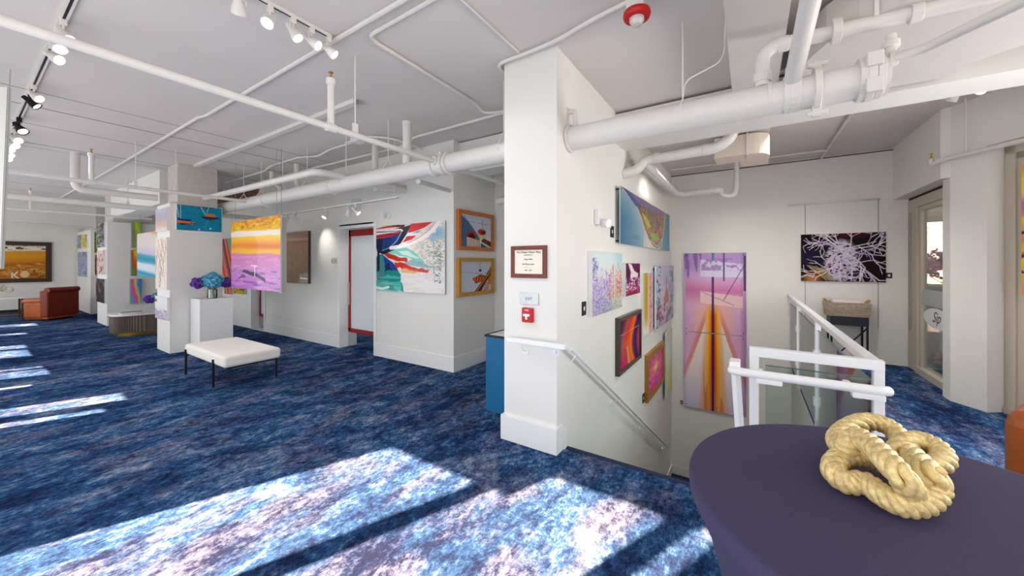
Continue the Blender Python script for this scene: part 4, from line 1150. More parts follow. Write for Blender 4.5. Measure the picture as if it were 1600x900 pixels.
# ================================================================== PAINTED PICTURES (vertex-coloured prints)
def pmat(name, rough, coat):
    m = bpy.data.materials.new(name); m.use_nodes = True
    nt = m.node_tree; N = nt.nodes; L = nt.links; p = N['Principled BSDF']
    at = N.new('ShaderNodeAttribute'); at.attribute_name = 'paint'; at.attribute_type = 'GEOMETRY'
    nz = N.new('ShaderNodeTexNoise'); nz.inputs['Scale'].default_value = 60; nz.inputs['Detail'].default_value = 3
    tc = N.new('ShaderNodeTexCoord'); L.new(tc.outputs['Object'], nz.inputs['Vector'])
    mr = N.new('ShaderNodeMapRange'); mr.inputs[3].default_value = .93; mr.inputs[4].default_value = 1.07
    L.new(nz.outputs['Fac'], mr.inputs[0])
    mx = N.new('ShaderNodeVectorMath'); mx.operation = 'SCALE'
    L.new(at.outputs['Color'], mx.inputs[0]); L.new(mr.outputs[0], mx.inputs['Scale'])
    L.new(mx.outputs[0], p.inputs['Base Color'])
    p.inputs['Roughness'].default_value = rough; p.inputs['Specular IOR Level'].default_value = .15; p.inputs['Coat Weight'].default_value = coat; p.inputs['Coat Roughness'].default_value = .03
    return m
MATTE = pmat('printed_canvas', .6, 0.0)
GLOSS = pmat('glossy_acrylic_print', .35, .35)

class Cv:
    """A little paint box: u runs right, v runs up, both 0..1; colours are 0..255 sRGB."""
    def __init__(s, nx, ny, seed=0):
        s.nx, s.ny = nx, ny
        s.u, s.v = np.meshgrid(np.linspace(0, 1, nx), np.linspace(0, 1, ny))
        s.c = np.ones((ny, nx, 3))*255.0
        s.rs = np.random.RandomState(seed); s.seed = seed
    def noise(s, fx, fy, oct=4, seed=0, rough=.55):
        tot = np.zeros_like(s.u); amp = 1.0; nrm = 0
        rs = np.random.RandomState(seed*17+s.seed*101+5)
        for o in range(oct):
            gx, gy = int(fx)+3, int(fy)+3
            g = rs.rand(gy, gx)
            x = s.u*fx; y = s.v*fy
            xi = x.astype(int); yi = y.astype(int); xf = x-xi; yf = y-yi
            xf = xf*xf*(3-2*xf); yf = yf*yf*(3-2*yf)
            a = g[yi, xi]*(1-xf)+g[yi, xi+1]*xf; b = g[yi+1, xi]*(1-xf)+g[yi+1, xi+1]*xf
            tot += (a*(1-yf)+b*yf)*amp; nrm += amp; amp *= rough; fx *= 2; fy *= 2
        return tot/nrm
    def mix(s, col, m):
        m = np.clip(m, 0, 1)[..., None]; col = np.asarray(col, float)
        s.c = s.c*(1-m)+col*m; return s
    def ramp(s, t, stops):
        p = [q[0] for q in stops]
        s.c = np.stack([np.interp(t, p, [q[1][k] for q in stops]) for k in range(3)], -1); return s
    def ramped(s, t, stops, m):
        p = [q[0] for q in stops]
        col = np.stack([np.interp(t, p, [q[1][k] for q in stops]) for k in range(3)], -1)
        m = np.clip(m, 0, 1)[..., None]; s.c = s.c*(1-m)+col*m; return s
    def poly(s, pts, col, a=1.0, warp=0.0, u=None, v=None):
        u = s.u if u is None else u; v = s.v if v is None else v
        if warp: u = u+(s.noise(8, 8, 3, 91)-.5)*warp; v = v+(s.noise(8, 8, 3, 92)-.5)*warp
        ins = np.zeros(u.shape, bool); n = len(pts); j = n-1
        for i in range(n):
            xi, yi = pts[i]; xj, yj = pts[j]
            if yi != yj:
                ins ^= ((yi > v) != (yj > v)) & (u < (xj-xi)*(v-yi)/(yj-yi)+xi)
            j = i
        return s.mix(col, ins*a)
    def line(s, pts, w, col, a=1.0, soft=.3):
        asp = s.ny/s.nx
        d = np.full(s.u.shape, 9.0)
        for (x0, y0), (x1, y1) in zip(pts, pts[1:]):
            dx, dy = x1-x0, (y1-y0)*asp
            L2 = dx*dx+dy*dy+1e-9
            t = np.clip(((s.u-x0)*dx+(s.v-y0)*asp*dy)/L2, 0, 1)
            d = np.minimum(d, np.hypot(s.u-x0-t*dx, (s.v-y0)*asp-t*dy))
        return s.mix(col, a*np.clip((w-d)/(w*soft+1e-6)+.5, 0, 1))
    def disc(s, x, y, r, col, a=1.0, ry=None):
        asp = s.ny/s.nx; ry = ry or r
        d = np.hypot((s.u-x)/r, (s.v-y)*asp/ry)
        return s.mix(col, a*np.clip((1-d)*6, 0, 1))
    def dab(s, n, col, w, h, mask=None, a=.8, box=(0, 0, 1, 1), seed=1):
        rs = np.random.RandomState(seed)
        for k in range(n):
            x = rs.uniform(box[0], box[2]); y = rs.uniform(box[1], box[3])
            ww = w*rs.uniform(.5, 1.5); hh = h*rs.uniform(.5, 1.5)
            m = ((np.abs(s.u-x) < ww) & (np.abs(s.v-y) < hh))*a
            if mask is not None: m = m*mask
            cc = col[rs.randint(len(col))] if isinstance(col[0], (tuple, list)) else col
            s.mix(cc, m)
        return s

def canvas_mesh(cv, w, h):
    nx, ny = cv.nx, cv.ny
    X = (cv.u-.5)*w; Z = cv.v*h
    co = np.stack([X.ravel(), np.zeros(nx*ny), Z.ravel()], -1)
    idx = np.arange(nx*ny).reshape(ny, nx)
    f = np.stack([idx[:-1, :-1].ravel(), idx[:-1, 1:].ravel(), idx[1:, 1:].ravel(), idx[1:, :-1].ravel()], -1)
    me = bpy.data.meshes.new('print')
    me.vertices.add(nx*ny); me.vertices.foreach_set('co', co.ravel())
    me.loops.add(f.size); me.loops.foreach_set('vertex_index', f.ravel().astype(np.int32))
    me.polygons.add(len(f)); me.polygons.foreach_set('loop_start', np.arange(0, f.size, 4, dtype=np.int32))
    me.update(calc_edges=True)
    c = np.clip(cv.c/255.0, 0, 1).reshape(-1, 3)
    lin = np.where(c <= .04045, c/12.92, ((c+.055)/1.055)**2.4)
    at = me.color_attributes.new('paint', 'FLOAT_COLOR', 'POINT')
    at.data.foreach_set('color', np.concatenate([lin, np.ones((len(lin), 1))], 1).ravel().astype(np.float32))
    return me

def picture(nm, label, cat, base, rotz, w, h, cv, thick=.02, frame=None, fw=.03, fd=.03, standoff=0.0, m=None, pins=False, matw=0.0, wires=None, tilt=0.0, edge=None, group=None):
    """base: bottom centre of the back plane; local -Y looks out of the wall."""
    t = thing(nm, label, cat, base, rotz, group)
    t.rotation_euler = (tilt, 0, rotz)
    y0 = -standoff
    if frame:
        fb = MB()
        fb.box((-w/2, y0-fd, 0), (w/2, y0, fw)).box((-w/2, y0-fd, h-fw), (w/2, y0, h)).box((-w/2, y0-fd, fw), (-w/2+fw, y0, h-fw)).box((w/2-fw, y0-fd, fw), (w/2, y0, h-fw))
        local_build('frame', fb, frame, t, bevel=.002)
        iw, ih, oz = w-2*fw, h-2*fw, fw
        local_build('backing', MB().box((-iw/2, y0-fd*.55, oz), (iw/2, y0, oz+ih)), edge or WHITEL, t)
        yp = y0-fd*.55-.0012
        if matw:
            local_build('mount', MB().box((-iw/2, yp-.001, oz), (iw/2, yp+.001, oz+ih)), PAPER, t)
            iw -= 2*matw; ih -= 2*matw; oz += matw; yp -= .0025
    else:
        iw, ih, oz = w, h, 0
        local_build('panel', MB().box((-w/2, y0-thick, 0), (w/2, y0, h)), edge or WHITEL, t)
        yp = y0-thick-.0012
    me = canvas_mesh(cv, iw, ih); me.materials.append(m or MATTE)
    o = bpy.data.objects.new('print', me); COL.objects.link(o); o.parent = t; o.location = (0, yp, oz)
    if pins:
        q = .045*min(1, h)
        for x in (-w/2+q, w/2-q):
            for z in (q, h-q):
                local_build('standoff_pin', MB().cyl((x, yp-.004, z), (x, 0, z), .0095, seg=12), BLACKM if pins == 'black' else STEEL, t)
    if wires:
        wires = (wires if wires > 2.5 else CEIL) - base[2] - .002
        for x in (-w*.42, w*.42):
            local_build('hanging_wire', MB().cyl((x, y0-thick*.5, h*.98), (x, y0-thick*.5, wires), .003, seg=6), GREYPANEL, t)
    return t

def res(w, h, n): return (n, max(12, int(n*h/w))) if w >= h else (max(12, int(n*w/h)), n)

# ---------- painters
def p_boat():
    c = Cv(200, 200, 3)
    c.c[:] = (240, 234, 230)
    c.mix((222, 214, 206), (c.noise(6, 40, 3, 1) > .58)*.5)
    up = np.clip((c.u-.42)*2.2, 0, 1)*np.clip((c.v-.18)*3, 0, 1)*np.clip((1.05-c.v)*3, 0, 1)
    c.mix((196, 176, 110), (c.noise(50, 70, 2, 3) > .62)*up*.75).mix((110, 170, 180), (c.noise(50, 70, 2, 2) > .63)*up*.75).mix((206, 120, 100), (c.noise(50, 70, 2, 12) > .68)*up*.6)
    c.mix((120, 172, 200), np.clip(1.2-np.hypot((c.u-.90)/.16, (c.v-.84)/.12), 0, 1)*(c.noise(14, 34, 3, 5) > .42)*.85)
    c.mix((60, 110, 120), (c.noise(40, 60, 2, 14) > .62)*(np.abs(c.u-.90) < .05)*(c.v > .15)*(c.v < .72)*.7)
    # mint reflection fan
    c.poly([(.16, .58), (.34, .66), (.46, .655), (.60, .58), (.74, .44), (.70, .40), (.52, .50), (.32, .56)], (120, 206, 188), .95, .03)
    c.poly([(.34, .62), (.50, .60), (.66, .50), (.50, .52)], (226, 240, 234), .8, .05)
    c.poly([(.44, .44), (.56, .48), (.78, .40), (.92, .36), (.70, .36), (.50, .40)], (110, 160, 176), .7, .07)
    c.poly([(.11, .57), (.18, .59), (.48, .50), (.50, .45), (.34, .46), (.20, .51)], (208, 34, 24), .97, .05)
    # lower left: blue to teal water
    c.poly([(0, .52), (.10, .56), (.20, .50), (.28, .42), (.34, .33), (.40, .26), (.38, .16), (.43, .06), (.44, 0), (0, 0)], (20, 140, 134), 1, .05)
    c.poly([(.12, .55), (.22, .47), (.30, .40), (.36, .31), (.24, .30), (.14, .34)], (26, 60, 150), .95, .06)
    c.poly([(.12, .40), (.2, .42), (.24, .32), (.14, .30)], (16, 30, 90), .8, .06)
    c.mix((80, 206, 190), (c.noise(5, 24, 3, 8) > .56)*(c.u < .40)*(c.v < .26)*.8)
    c.poly([(0, .20), (.13, .20), (.13, .54), (0, .52)], (96, 140, 156), .65)
    c.poly([(.01, .30), (.055, .30), (.06, .70), (.02, .70)], (16, 22, 32), .92)
    c.poly([(0, 0), (.20, 0), (.20, .17), (0, .17)], (130, 200, 190), .45).line([(.0, .045), (.10, .03), (.20, .06)], .018, (236, 248, 246), .9)
    c.poly([(.28, .44), (.44, .44), (.60, .35), (.80, .335), (.78, .29), (.60, .31), (.50, .34), (.34, .32)], (210, 34, 22), 1, .10)
    c.poly([(.44, .36), (.66, .31), (.56, .28), (.40, .30)], (236, 150, 60), .6, .08)
    # hull: dark blue body under white and red bands
    c.poly([(0, .92), (.45, .96), (.50, .92), (.40, .74), (.27, .62), (.12, .56), (.02, .60), (0, .66)], (22, 30, 66), 1)
    c.poly([(.10, .84), (.36, .86), (.42, .84), (.33, .70), (.20, .64), (.10, .62)], (24, 58, 128), .9, .04)
    c.poly([(0, .95), (.20, .955), (.40, .93), (.44, .90), (.34, .88), (0, .85)], (240, 234, 230), 1)
    c.poly([(0, .865), (.34, .895), (.40, .90), (.36, .87), (0, .835)], (204, 34, 30), 1).poly([(0, .825), (.30, .85), (.26, .83), (0, .805)], (214, 60, 50), 1)
    c.line([(0, .91), (.40, .905)], .006, (60, 30, 40)).poly([(.0, .955), (.30, .965), (.40, .95), (.44, .985), (.20, 1), (0, .97)], (206, 40, 34), .9)
    c.poly([(.22, .99), (.44, .955), (.46, .99), (.30, 1)], (70, 16, 24), 1)
    # stem of the bow
    c.poly([(.44, .96), (.55, .985), (.50, .88), (.40, .73), (.28, .62), (.13, .565), (.24, .64), (.34, .73), (.41, .85)], (18, 16, 36), 1)
    c.line([(.10, .62), (.22, .66), (.33, .76), (.40, .88)], .005, (150, 190, 220))
    c.poly([(.55, 1), (.85, 1), (.74, .93), (.60, .88), (.50, .86), (.52, .93)], (212, 26, 26), 1).poly([(.48, .82), (.62, .82), (.56, .77), (.42, .73), (.38, .69), (.44, .76)], (206, 30, 30), 1)
    c.poly([(.50, .865), (.68, .90), (.62, .85), (.47, .815)], (236, 230, 236), 1).poly([(.54, .86), (.70, .895), (.64, .86)], (110, 90, 170), .9)
    c.line([(.93, 1.0), (.86, .90), (.74, .80), (.56, .72), (.40, .675), (.24, .655)], .028, (250, 247, 244), .95, .3).line([(.88, 1.0), (.80, .89), (.66, .79), (.50, .72)], .008, (226, 160, 130), .8)
    return c
def p_tower(k):
    c = Cv(90, 100, 10+k)
    c.ramp(c.v, [(0, (216, 216, 226)), (1, (196, 204, 222))])
    if k == 0:
        c.poly([(0, 1), (0, 0), (.52, 0), (.62, .30), (.30, .72)], (88, 120, 150))
        for q in range(13):
            x = -.30+q*.075; c.line([(x, 1.05), (x+.52, -.05)], .007, (46, 66, 92), ((c.u < .6) & (c.v < 1.02-c.u*1.35+.1)).astype(float))
        c.disc(.34, .33, .16, (190, 40, 30), 1, .19).disc(.34, .30, .11, (80, 18, 20), 1, .15)
        c.disc(.70, .38, .16, (222, 200, 150)).disc(.68, .50, .15, (196, 60, 36), 1, .12).disc(.72, .49, .09, (90, 40, 40), .8, .07)
        c.line([(.70, .56), (.70, .88)], .016, (176, 150, 150)).line([(.66, .30), (.86, .20), (.98, .06)], .025, (222, 206, 150))
        c.line([(.14, .80), (.98, .76)], .004, (60, 60, 80))
        for x in (.26, .55, .80): c.disc(x, .79-.03*x, .014, (50, 40, 60))
        c.poly([(.20, 0), (.60, 0), (.60, .22), (.20, .30)], (222, 206, 190))
        for q in range(8): c.line([(.24+q*.05, 0), (.24+q*.05, .24)], .006, (170, 40, 36))
        c.poly([(.64, .20), (1, .02), (1, .20), (.74, .30)], (110, 60, 30)).poly([(.62, 0), (.9, 0), (.62, .16)], (70, 96, 120))
        c.line([(.62, .0), (.64, .30)], .012, (240, 240, 240))
    else:
        c.ramp(c.v, [(0, (206, 210, 224)), (1, (200, 206, 222))])
        c.line([(0, .68), (.5, .60), (1, .56)], .004, (60, 70, 110)).line([(.62, .98), (.62, .7)], .004, (90, 90, 110))
        for x in (.2, .5, .8): c.disc(x, .655-.08*x, .013, (44, 52, 90))
        c.disc(.62, .70, .055, (130, 40, 24)).poly([(.36, .44), (.62, .56), (.84, .50), (.76, .34), (.46, .26)], (150, 70, 34), 1, .03)
        for q in range(4): c.poly([(.42+q*.1, .48), (.47+q*.1, .50), (.47+q*.08, .32), (.43+q*.08, .32)], (226, 116, 34))
        c.poly([(.76, .30), (1, .86), (1, .70), (.90, .40)], (104, 40, 24)).poly([(.84, .60), (1, .86), (1, .2), (.9, .2)], (190, 110, 46), .9, .05)
        c.poly([(.44, 0), (.66, 0), (.98, .56), (.90, .62)], (96, 44, 22)).line([(.50, .0), (.92, .58)], .012, (226, 170, 96))
        c.poly([(.70, .0), (.9, .0), (.98, .3), (.8, .26)], (196, 140, 100), .8, .1)
    return c
def p_lagoon():
    c = Cv(*res(1.03, .46, 130), 20)
    n = c.noise(3, 3, 4, 1)
    c.ramp(c.u+n*.06, [(0, (20, 96, 140)), (.12, (30, 116, 156)), (.32, (150, 176, 190)), (.50, (222, 214, 190)), (.72, (170, 190, 160)), (.80, (60, 160, 150)), (.90, (34, 120, 160)), (1, (30, 110, 150))])
    c.mix((40, 110, 150), np.clip((.5-c.v)*1.2, 0, 1)*(c.u < .35)*.8)
    c.mix((226, 214, 206), np.clip((c.v-.4)*1.4, 0, 1)*(c.u < .4)*.75)
    c.mix((18, 92, 132), (c.noise(5, 30, 3, 2) > .6)*(c.u < .3)*(c.v < .5)*.4)
    lan = [(0, 1), (.10, .92), (.24, .78), (.32, .60), (.38, .40), (.46, .20), (.56, .05), (.66, .02), (.74, .10), (.78, .30), (.82, .60), (.86, 1)]
    c.poly([(x+(-.008 if x < .6 else .012), y-.012) for x, y in lan], (222, 214, 210), 1)
    c.poly(lan, (120, 84, 60), 1)
    m = (c.noise(1, 1, 1)*0+1)
    inside = Cv(c.nx, c.ny); inside.c[:] = 0; inside.poly([(.12, .95), (.32, .66), (.42, .38), (.56, .12), (.70, .10), (.78, .45), (.84, 1)], (255, 255, 255)); mk = inside.c[..., 0]/255
    nn = c.noise(26, 14, 4, 4)
    c.mix((186, 92, 36), mk*(nn > .5)*np.clip(c.u*2-.4, 0, 1)*.9).mix((90, 56, 70), mk*(nn < .44)*.8).mix((216, 120, 40), mk*(nn > .60)*.8).mix((110, 110, 40), mk*(c.noise(14, 10, 3, 9) > .56)*.7)
    c.poly([(.33, .72), (.42, .66), (.50, .48), (.44, .44), (.36, .56)], (196, 196, 30), .9, .05)
    c.poly([(.46, .36), (.62, .36), (.72, .26), (.62, .16), (.54, .18)], (150, 176, 40), .9, .07)
    c.poly([(.0, 1), (.12, .96), (.30, .86), (.50, .84), (.80, .86), (.86, 1)], (120, 100, 170), .85, .06)
    c.poly([(0, 1), (.05, .97), (.20, .80), (.28, .74), (.30, .82), (.20, .92), (.1, 1)], (40, 70, 140), .9, .02)
    c.line([(.50, .18), (.60, .08), (.68, .08), (.76, .28)], .008, (214, 200, 220), .8)
    c.line([(.62, .3), (.62, 1)], .004, (30, 30, 40), .8)
    return c
def p_lupin():
    c = Cv(110, 150, 21)
    c.ramp(c.v, [(0, (186, 190, 176)), (.2, (206, 206, 196)), (.5, (222, 214, 220)), (.8, (224, 234, 232)), (1, (214, 232, 234))])
    c.mix((120, 190, 204), np.clip((c.u-.6)*1.6, 0, 1)*np.clip((c.v-.5)*1.6, 0, 1))
    a = c.noise(44, 34, 2, 1); col = c.noise(12, 3, 3, 2)
    c.mix((186, 152, 218), (a > .52)*(c.v < .62+.25*(col-.5)+.22*(1-c.u)*(c.noise(22, 1, 1, 7) > .45))*(c.u < .62)*.85)
    c.mix((140, 128, 210), (c.noise(50, 40, 2, 3) > .62)*(c.v < .55)*(c.u < .58)*.9)
    c.mix((110, 150, 120), (c.noise(50, 40, 2, 6) > .64)*(c.v < .3)*.7)
    for k, x in enumerate((.52, .58, .66, .74, .80, .86, .93, .97)):
        top = (.62, .72, .80, .60, .70, .82, .74, .66)[k]
        c.line([(x, .22), (x-.01, top)], .022, (222, 160, 90) if k % 2 else (206, 120, 96), .75*(c.noise(40, 50, 2, 9+k) > .42), .9)
    c.mix((176, 84, 110), (c.noise(40, 50, 2, 30) > .55)*(c.u > .78)*(c.v > .28)*(c.v < .55)*.8)
    c.mix((80, 110, 170), (c.noise(30, 40, 2, 31) > .6)*(c.u < .16)*(c.v > .55)*(c.v < .9)*.8)
    return c
def p_seaside():
    c = Cv(60, 80, 22)
    c.c[:] = (112, 30, 84)
    n = c.noise(10, 12, 4, 1)
    c.mix((70, 14, 60), (n > .55)*.8)
    c.poly([(.14, 1), (.36, .98), (.56, .76), (.86, .66), (.80, .52), (.50, .56), (.34, .70)], (240, 226, 236))
    c.poly([(.30, .70), (.50, .60), (.46, .44), (.34, .46), (.30, .56)], (240, 224, 234))
    c.mix((196, 110, 160), (c.noise(14, 20, 3, 2) > .52)*(c.v < .55)*.9).mix((236, 214, 228), (c.noise(14, 22, 3, 3) > .60)*(c.v < .50)*.9)
    c.mix((150, 24, 66), (c.v < .14)*(c.noise(8, 8, 3, 4) > .4)*.9)
    c.poly([(.05, .60), (.2, .88), (.30, .70), (.22, .45), (.05, .4)], (84, 24, 72), .9, .05)
    return c
def p_stripes():
    c = Cv(36, 110, 23)
    c.ramp(c.u+.05*(c.noise(3, 6, 2, 1)-.5), [(0, (226, 226, 224)), (.10, (212, 196, 120)), (.25, (196, 160, 30)), (.42, (200, 170, 70)), (.52, (236, 206, 206)), (.72, (226, 160, 156)), (.9, (232, 190, 190)), (1, (206, 206, 226))])
    c.mix((240, 236, 226), np.clip((.30-c.v)*5, 0, 1)*(c.u < .55)*.85)
    c.mix((206, 110, 110), (c.noise(6, 16, 3, 2) > .6)*(c.u > .6)*.6)
    c.mix((196, 190, 226), (c.noise(5, 10, 3, 3) > .55)*(c.u > .55)*(c.v > .7)*.7)
    return c
def p_church():
    c = Cv(80, 130, 24)
    c.ramp(c.v, [(0, (180, 176, 196)), (.4, (206, 200, 210)), (.7, (186, 190, 222)), (1, (200, 198, 226))])
    c.mix((226, 206, 206), (c.noise(4, 5, 3, 1) > .55)*.6)
    c.mix((120, 150, 140), (c.noise(14, 18, 3, 2) > .5)*np.clip((c.u-.62)*4, 0, 1)*.8)
    c.line([(.52, .44), (.55, .80)], .018, (206, 130, 90)).poly([(.38, .46), (.56, .62), (.70, .46), (.66, .34), (.40, .34)], (196, 130, 110), .9, .04)
    c.poly([(.20, .28), (.34, .38), (.46, .28), (.60, .34), (.70, .26), (.62, .16), (.24, .16)], (206, 190, 200), .9, .06)
    c.mix((150, 70, 96), (c.noise(14, 18, 3, 4) > .56)*(c.v < .36)*(c.u < .6)*.8)
    c.mix((70, 96, 130), (c.noise(16, 20, 3, 5) > .58)*(c.u < .22)*.8)
    c.poly([(.5, .04), (.92, .16), (.92, .26), (.6, .22)], (150, 160, 170), .8)
    for q in range(6): c.line([(.52+q*.03, .12+q*.015), (.62+q*.05, .06+q*.03)], .008, (70, 76, 90))
    return c
def p_silk():
    c = Cv(70, 100, 25)
    x = c.u + .22*np.sin(c.v*3.0+.4) - .12
    c.ramp(x, [(0, (60, 34, 84)), (.14, (130, 40, 90)), (.26, (176, 92, 80)), (.40, (206, 50, 40)), (.55, (232, 90, 20)), (.66, (240, 130, 40)), (.72, (180, 50, 40)), (.78, (60, 24, 110)), (.9, (44, 24, 96)), (1, (180, 60, 70))])
    c.mix((236, 120, 90), np.clip(1-np.hypot((c.u-.35)/.2, (c.v-.45)/.14), 0, 1)*(c.noise(20, 5, 3, 2)))
    c.mix((206, 30, 90), np.clip((.35-c.v)*3, 0, 1)*(c.u < .4)*.8)
    c.poly([(.40, 0), (.52, 0), (.42, .36), (.34, .40)], (190, 170, 130), .8, .03)
    c.mix((50, 40, 46), np.clip((c.v-.62)*2, 0, 1)*np.clip((.4-c.u)*4, 0, 1)*.7)
    c.line([(0, .70), (1, .705)], .007, (240, 200, 210), .9)
    return c
def p_bloom():
    c = Cv(60, 90, 26)
    c.c[:] = (206, 70, 150)
    d = np.hypot(c.u-.5, (c.v-.58)*1.3); th = np.arctan2(c.v-.58, c.u-.5)
    n = c.noise(10, 14, 4, 1)
    c.mix((240, 150, 110), np.clip(1.25-d*2.6+.5*(n-.5)+.25*np.sin(th*9), 0, 1))
    c.mix((250, 226, 150), np.clip(.9-d*4+.5*(n-.5), 0, 1))
    c.mix((226, 60, 90), (c.noise(9, 12, 3, 3) > .6)*.6)
    c.mix((226, 140, 200), (c.noise(14, 18, 3, 4) > .6)*(d > .25)*.6)
    return c
def p_pale():
    c = Cv(20, 60, 27)
    c.ramp(c.v+.3*(c.noise(3, 5, 3, 1)-.5), [(0, (206, 220, 170)), (.2, (222, 220, 170)), (.5, (210, 224, 190)), (.75, (214, 226, 214)), (1, (206, 196, 176))])
    return c
def p_sunburst(top):
    c = Cv(110, 140, 28)
    # whole image spans v 0..1 with the seam at .49
    V = .49+.51*c.v if top else .49*c.v
    x = c.u-.49
    n = c.noise(6, 8, 4, 1 if top else 2)
    c.c[:] = (232, 192, 224)
    c.mix((222, 160, 180), np.clip(1-np.abs(V-.50)*3, 0, 1)*.9)
    c.mix((238, 190, 170), np.clip(1-np.hypot(x/.42, (V-.52)/.22), 0, 1)*.9)
    # diagonal rays opening downwards from the vanishing point
    ax = np.abs(x)
    st = c.noise(26, 2, 3, 6); st2 = c.noise(14, 14, 3, 7)
    low = np.clip((.68-V)*12, 0, 1)
    dg = .05+np.clip(.66-V, 0, 1)*.92                     # the two slanting rays
    c.mix((236, 190, 206), low*(st2 > .45)*.6).mix((214, 170, 220), low*np.clip((ax-dg)*4, 0, 1)*.6)
    c.mix((244, 190, 150), np.clip(1.2-np.hypot(x/.34, (V-.58)/.13), 0, 1)*.9)
    ins = np.clip((dg-ax)*40, 0, 1)*low
    c.mix((248, 236, 228), ins*.95)
    c.mix((214, 206, 240), ins*np.clip((.28-V)*4, 0, 1)*np.clip((ax-.12)*8, 0, 1)*.8)
    c.mix((232, 134, 60), np.clip((.022-np.abs(ax-dg))*70, 0, 1)*low*np.clip((V-.10)*3, 0, 1)*.85)
    c.mix((222, 120, 150), np.clip((.03-np.abs(ax-dg-.035))*50, 0, 1)*low*.6)
    cb = .10+.05*np.clip(.5-V, 0, 1)*2
    c.mix((240, 176, 140), np.clip((cb*1.7-ax)*16, 0, 1)*low*.85)
    c.ramped(ax/cb, [(0, (150, 40, 40)), (.25, (214, 84, 20)), (.5, (240, 150, 10)), (.75, (246, 190, 30)), (1, (240, 190, 130)), (1.2, (244, 206, 176))], np.clip((cb*1.15-ax)*40, 0, 1)*low*np.clip(.5+V*1.6, 0, 1))
    c.mix((214, 110, 90), (st > .56)*np.clip((.34-V)*5, 0, 1)*np.clip((.24-ax)*10, 0, 1)*.6)
    c.mix((200, 90, 150), np.clip(1-np.abs(V-.76)*10, 0, 1)*(ax < .46)*.7)
    c.mix((176, 140, 200), np.clip((V-.80)*8, 0, 1)*.85)
    c.mix((110, 70, 150), (c.noise(16, 2, 3, 5) > .56)*np.clip((V-.66)*5, 0, 1)*(c.u < .3)*.6)
    c.mix((120, 80, 150), np.clip((c.u-.90)*9, 0, 1)*.6).mix((150, 116, 190), np.clip((.06-c.u)*9, 0, 1)*.5)
    c.mix((70, 24, 96), np.clip((.022-np.abs(x+.005))*90, 0, 1)*np.clip((.88-V)*9, 0, 1))
    c.mix((60, 110, 150), np.clip((.026-np.abs(x+.005))*90, 0, 1)*np.clip((V-.86)*12, 0, 1)*.8)
    if top:  # pale areas paint a white reflection into the upper panel's colour
        c.poly([(.28, .70), (.95, .70), (.95, .86), (.28, .92)], (226, 222, 240), .8).mix((150, 110, 170), (c.noise(12, 30, 3, 11) > .52)*(c.v > .78)*(c.v < .93)*(c.u > .28)*(c.u < .95)*.7)
        c.poly([(.28, .37), (.95, .33), (.95, .47), (.28, .52)], (244, 216, 206), .75)
        c.line([(.66, .66), (.66, 1.0)], .012, (110, 60, 130), .9)
        c.line([(.66, .42), (.98, .86)], .006, (90, 50, 110), .9).line([(.30, .51), (.82, .36)], .005, (130, 96, 150), .8)
        c.mix((90, 24, 96), np.clip((.022-np.abs(x+.005))*90, 0, 1)*(c.v > .28)*(c.v < .70))
        c.line([(.98, .55), (.98, .95)], .018, (50, 20, 60), .8)
    return c
def p_coral():
    c = Cv(*res(1.03, .76, 170), 29)
    c.c[:] = (14, 4, 8)
    c.mix((30, 24, 60), np.clip(1-np.hypot((c.u-.12)/.3, (c.v-.5)/.35), 0, 1)*.9)
    c.mix((90, 20, 30), np.clip(1-np.hypot((c.u-.6)/.4, (c.v-.98)/.12), 0, 1)*.9)
    c.mix((190, 120, 50), np.clip(1.4-2*np.hypot((c.u-.14)/.24, (c.v-.06)/.26), 0, 1)*.95)
    c.line([(0, .08), (.08, .13), (.16, .09)], .012, (206, 196, 190), .9)
    rs = np.random.RandomState(4)
    core = np.clip(1.15-np.hypot((c.u-.50)/.17, (c.v-.45)/.40), 0, 1)
    c.mix((206, 190, 214), (c.noise(30, 40, 3, 13) > .44)*np.clip(core*4, 0, 1)*.9)
    def br(x, y, a, L, w, dep):
        pts = [(x, y)]
        for k in range(4):
            a += rs.uniform(-.25, .25); x += math.cos(a)*L/4; y += math.sin(a)*L/4*1.35; pts.append((x, y))
        col = (236, 226, 236) if rs.rand() > .3 else (196, 170, 220)
        c.line(pts, w, col, .95, .5)
        if dep > 0:
            for k in range(3):
                q = pts[rs.randint(1, 5)]; br(q[0], q[1], a+rs.choice([-1, 1])*rs.uniform(.5, 1.1), L*.5, w*.75, dep-1)
    for k in range(12): br(.50+rs.uniform(-.05, .05), .50+rs.uniform(-.15, .2), k/12*6.28+rs.uniform(-.2, .2), .42, .0062, 2)
    br(.60, .60, -.35, .5, .007, 2); br(.62, .68, .15, .45, .007, 2); br(.45, .8, 2.6, .4, .007, 2); br(.5, .5, -.5, .55, .007, 2)
    for k in range(8): c.line([(.32+k*.02, .02), (.08+k*.03, .34-k*.01)], .004, (230, 200, 130), .8)
    blob = np.clip(1.2-np.hypot((c.u-.50)/.20, (c.v-.42)/.42), 0, 1)
    c.mix((214, 200, 222), (c.noise(34, 30, 3, 3) > .48)*np.clip(blob*3, 0, 1)*.9)
    c.disc(.50, .23, .02, (90, 120, 50))
    return c
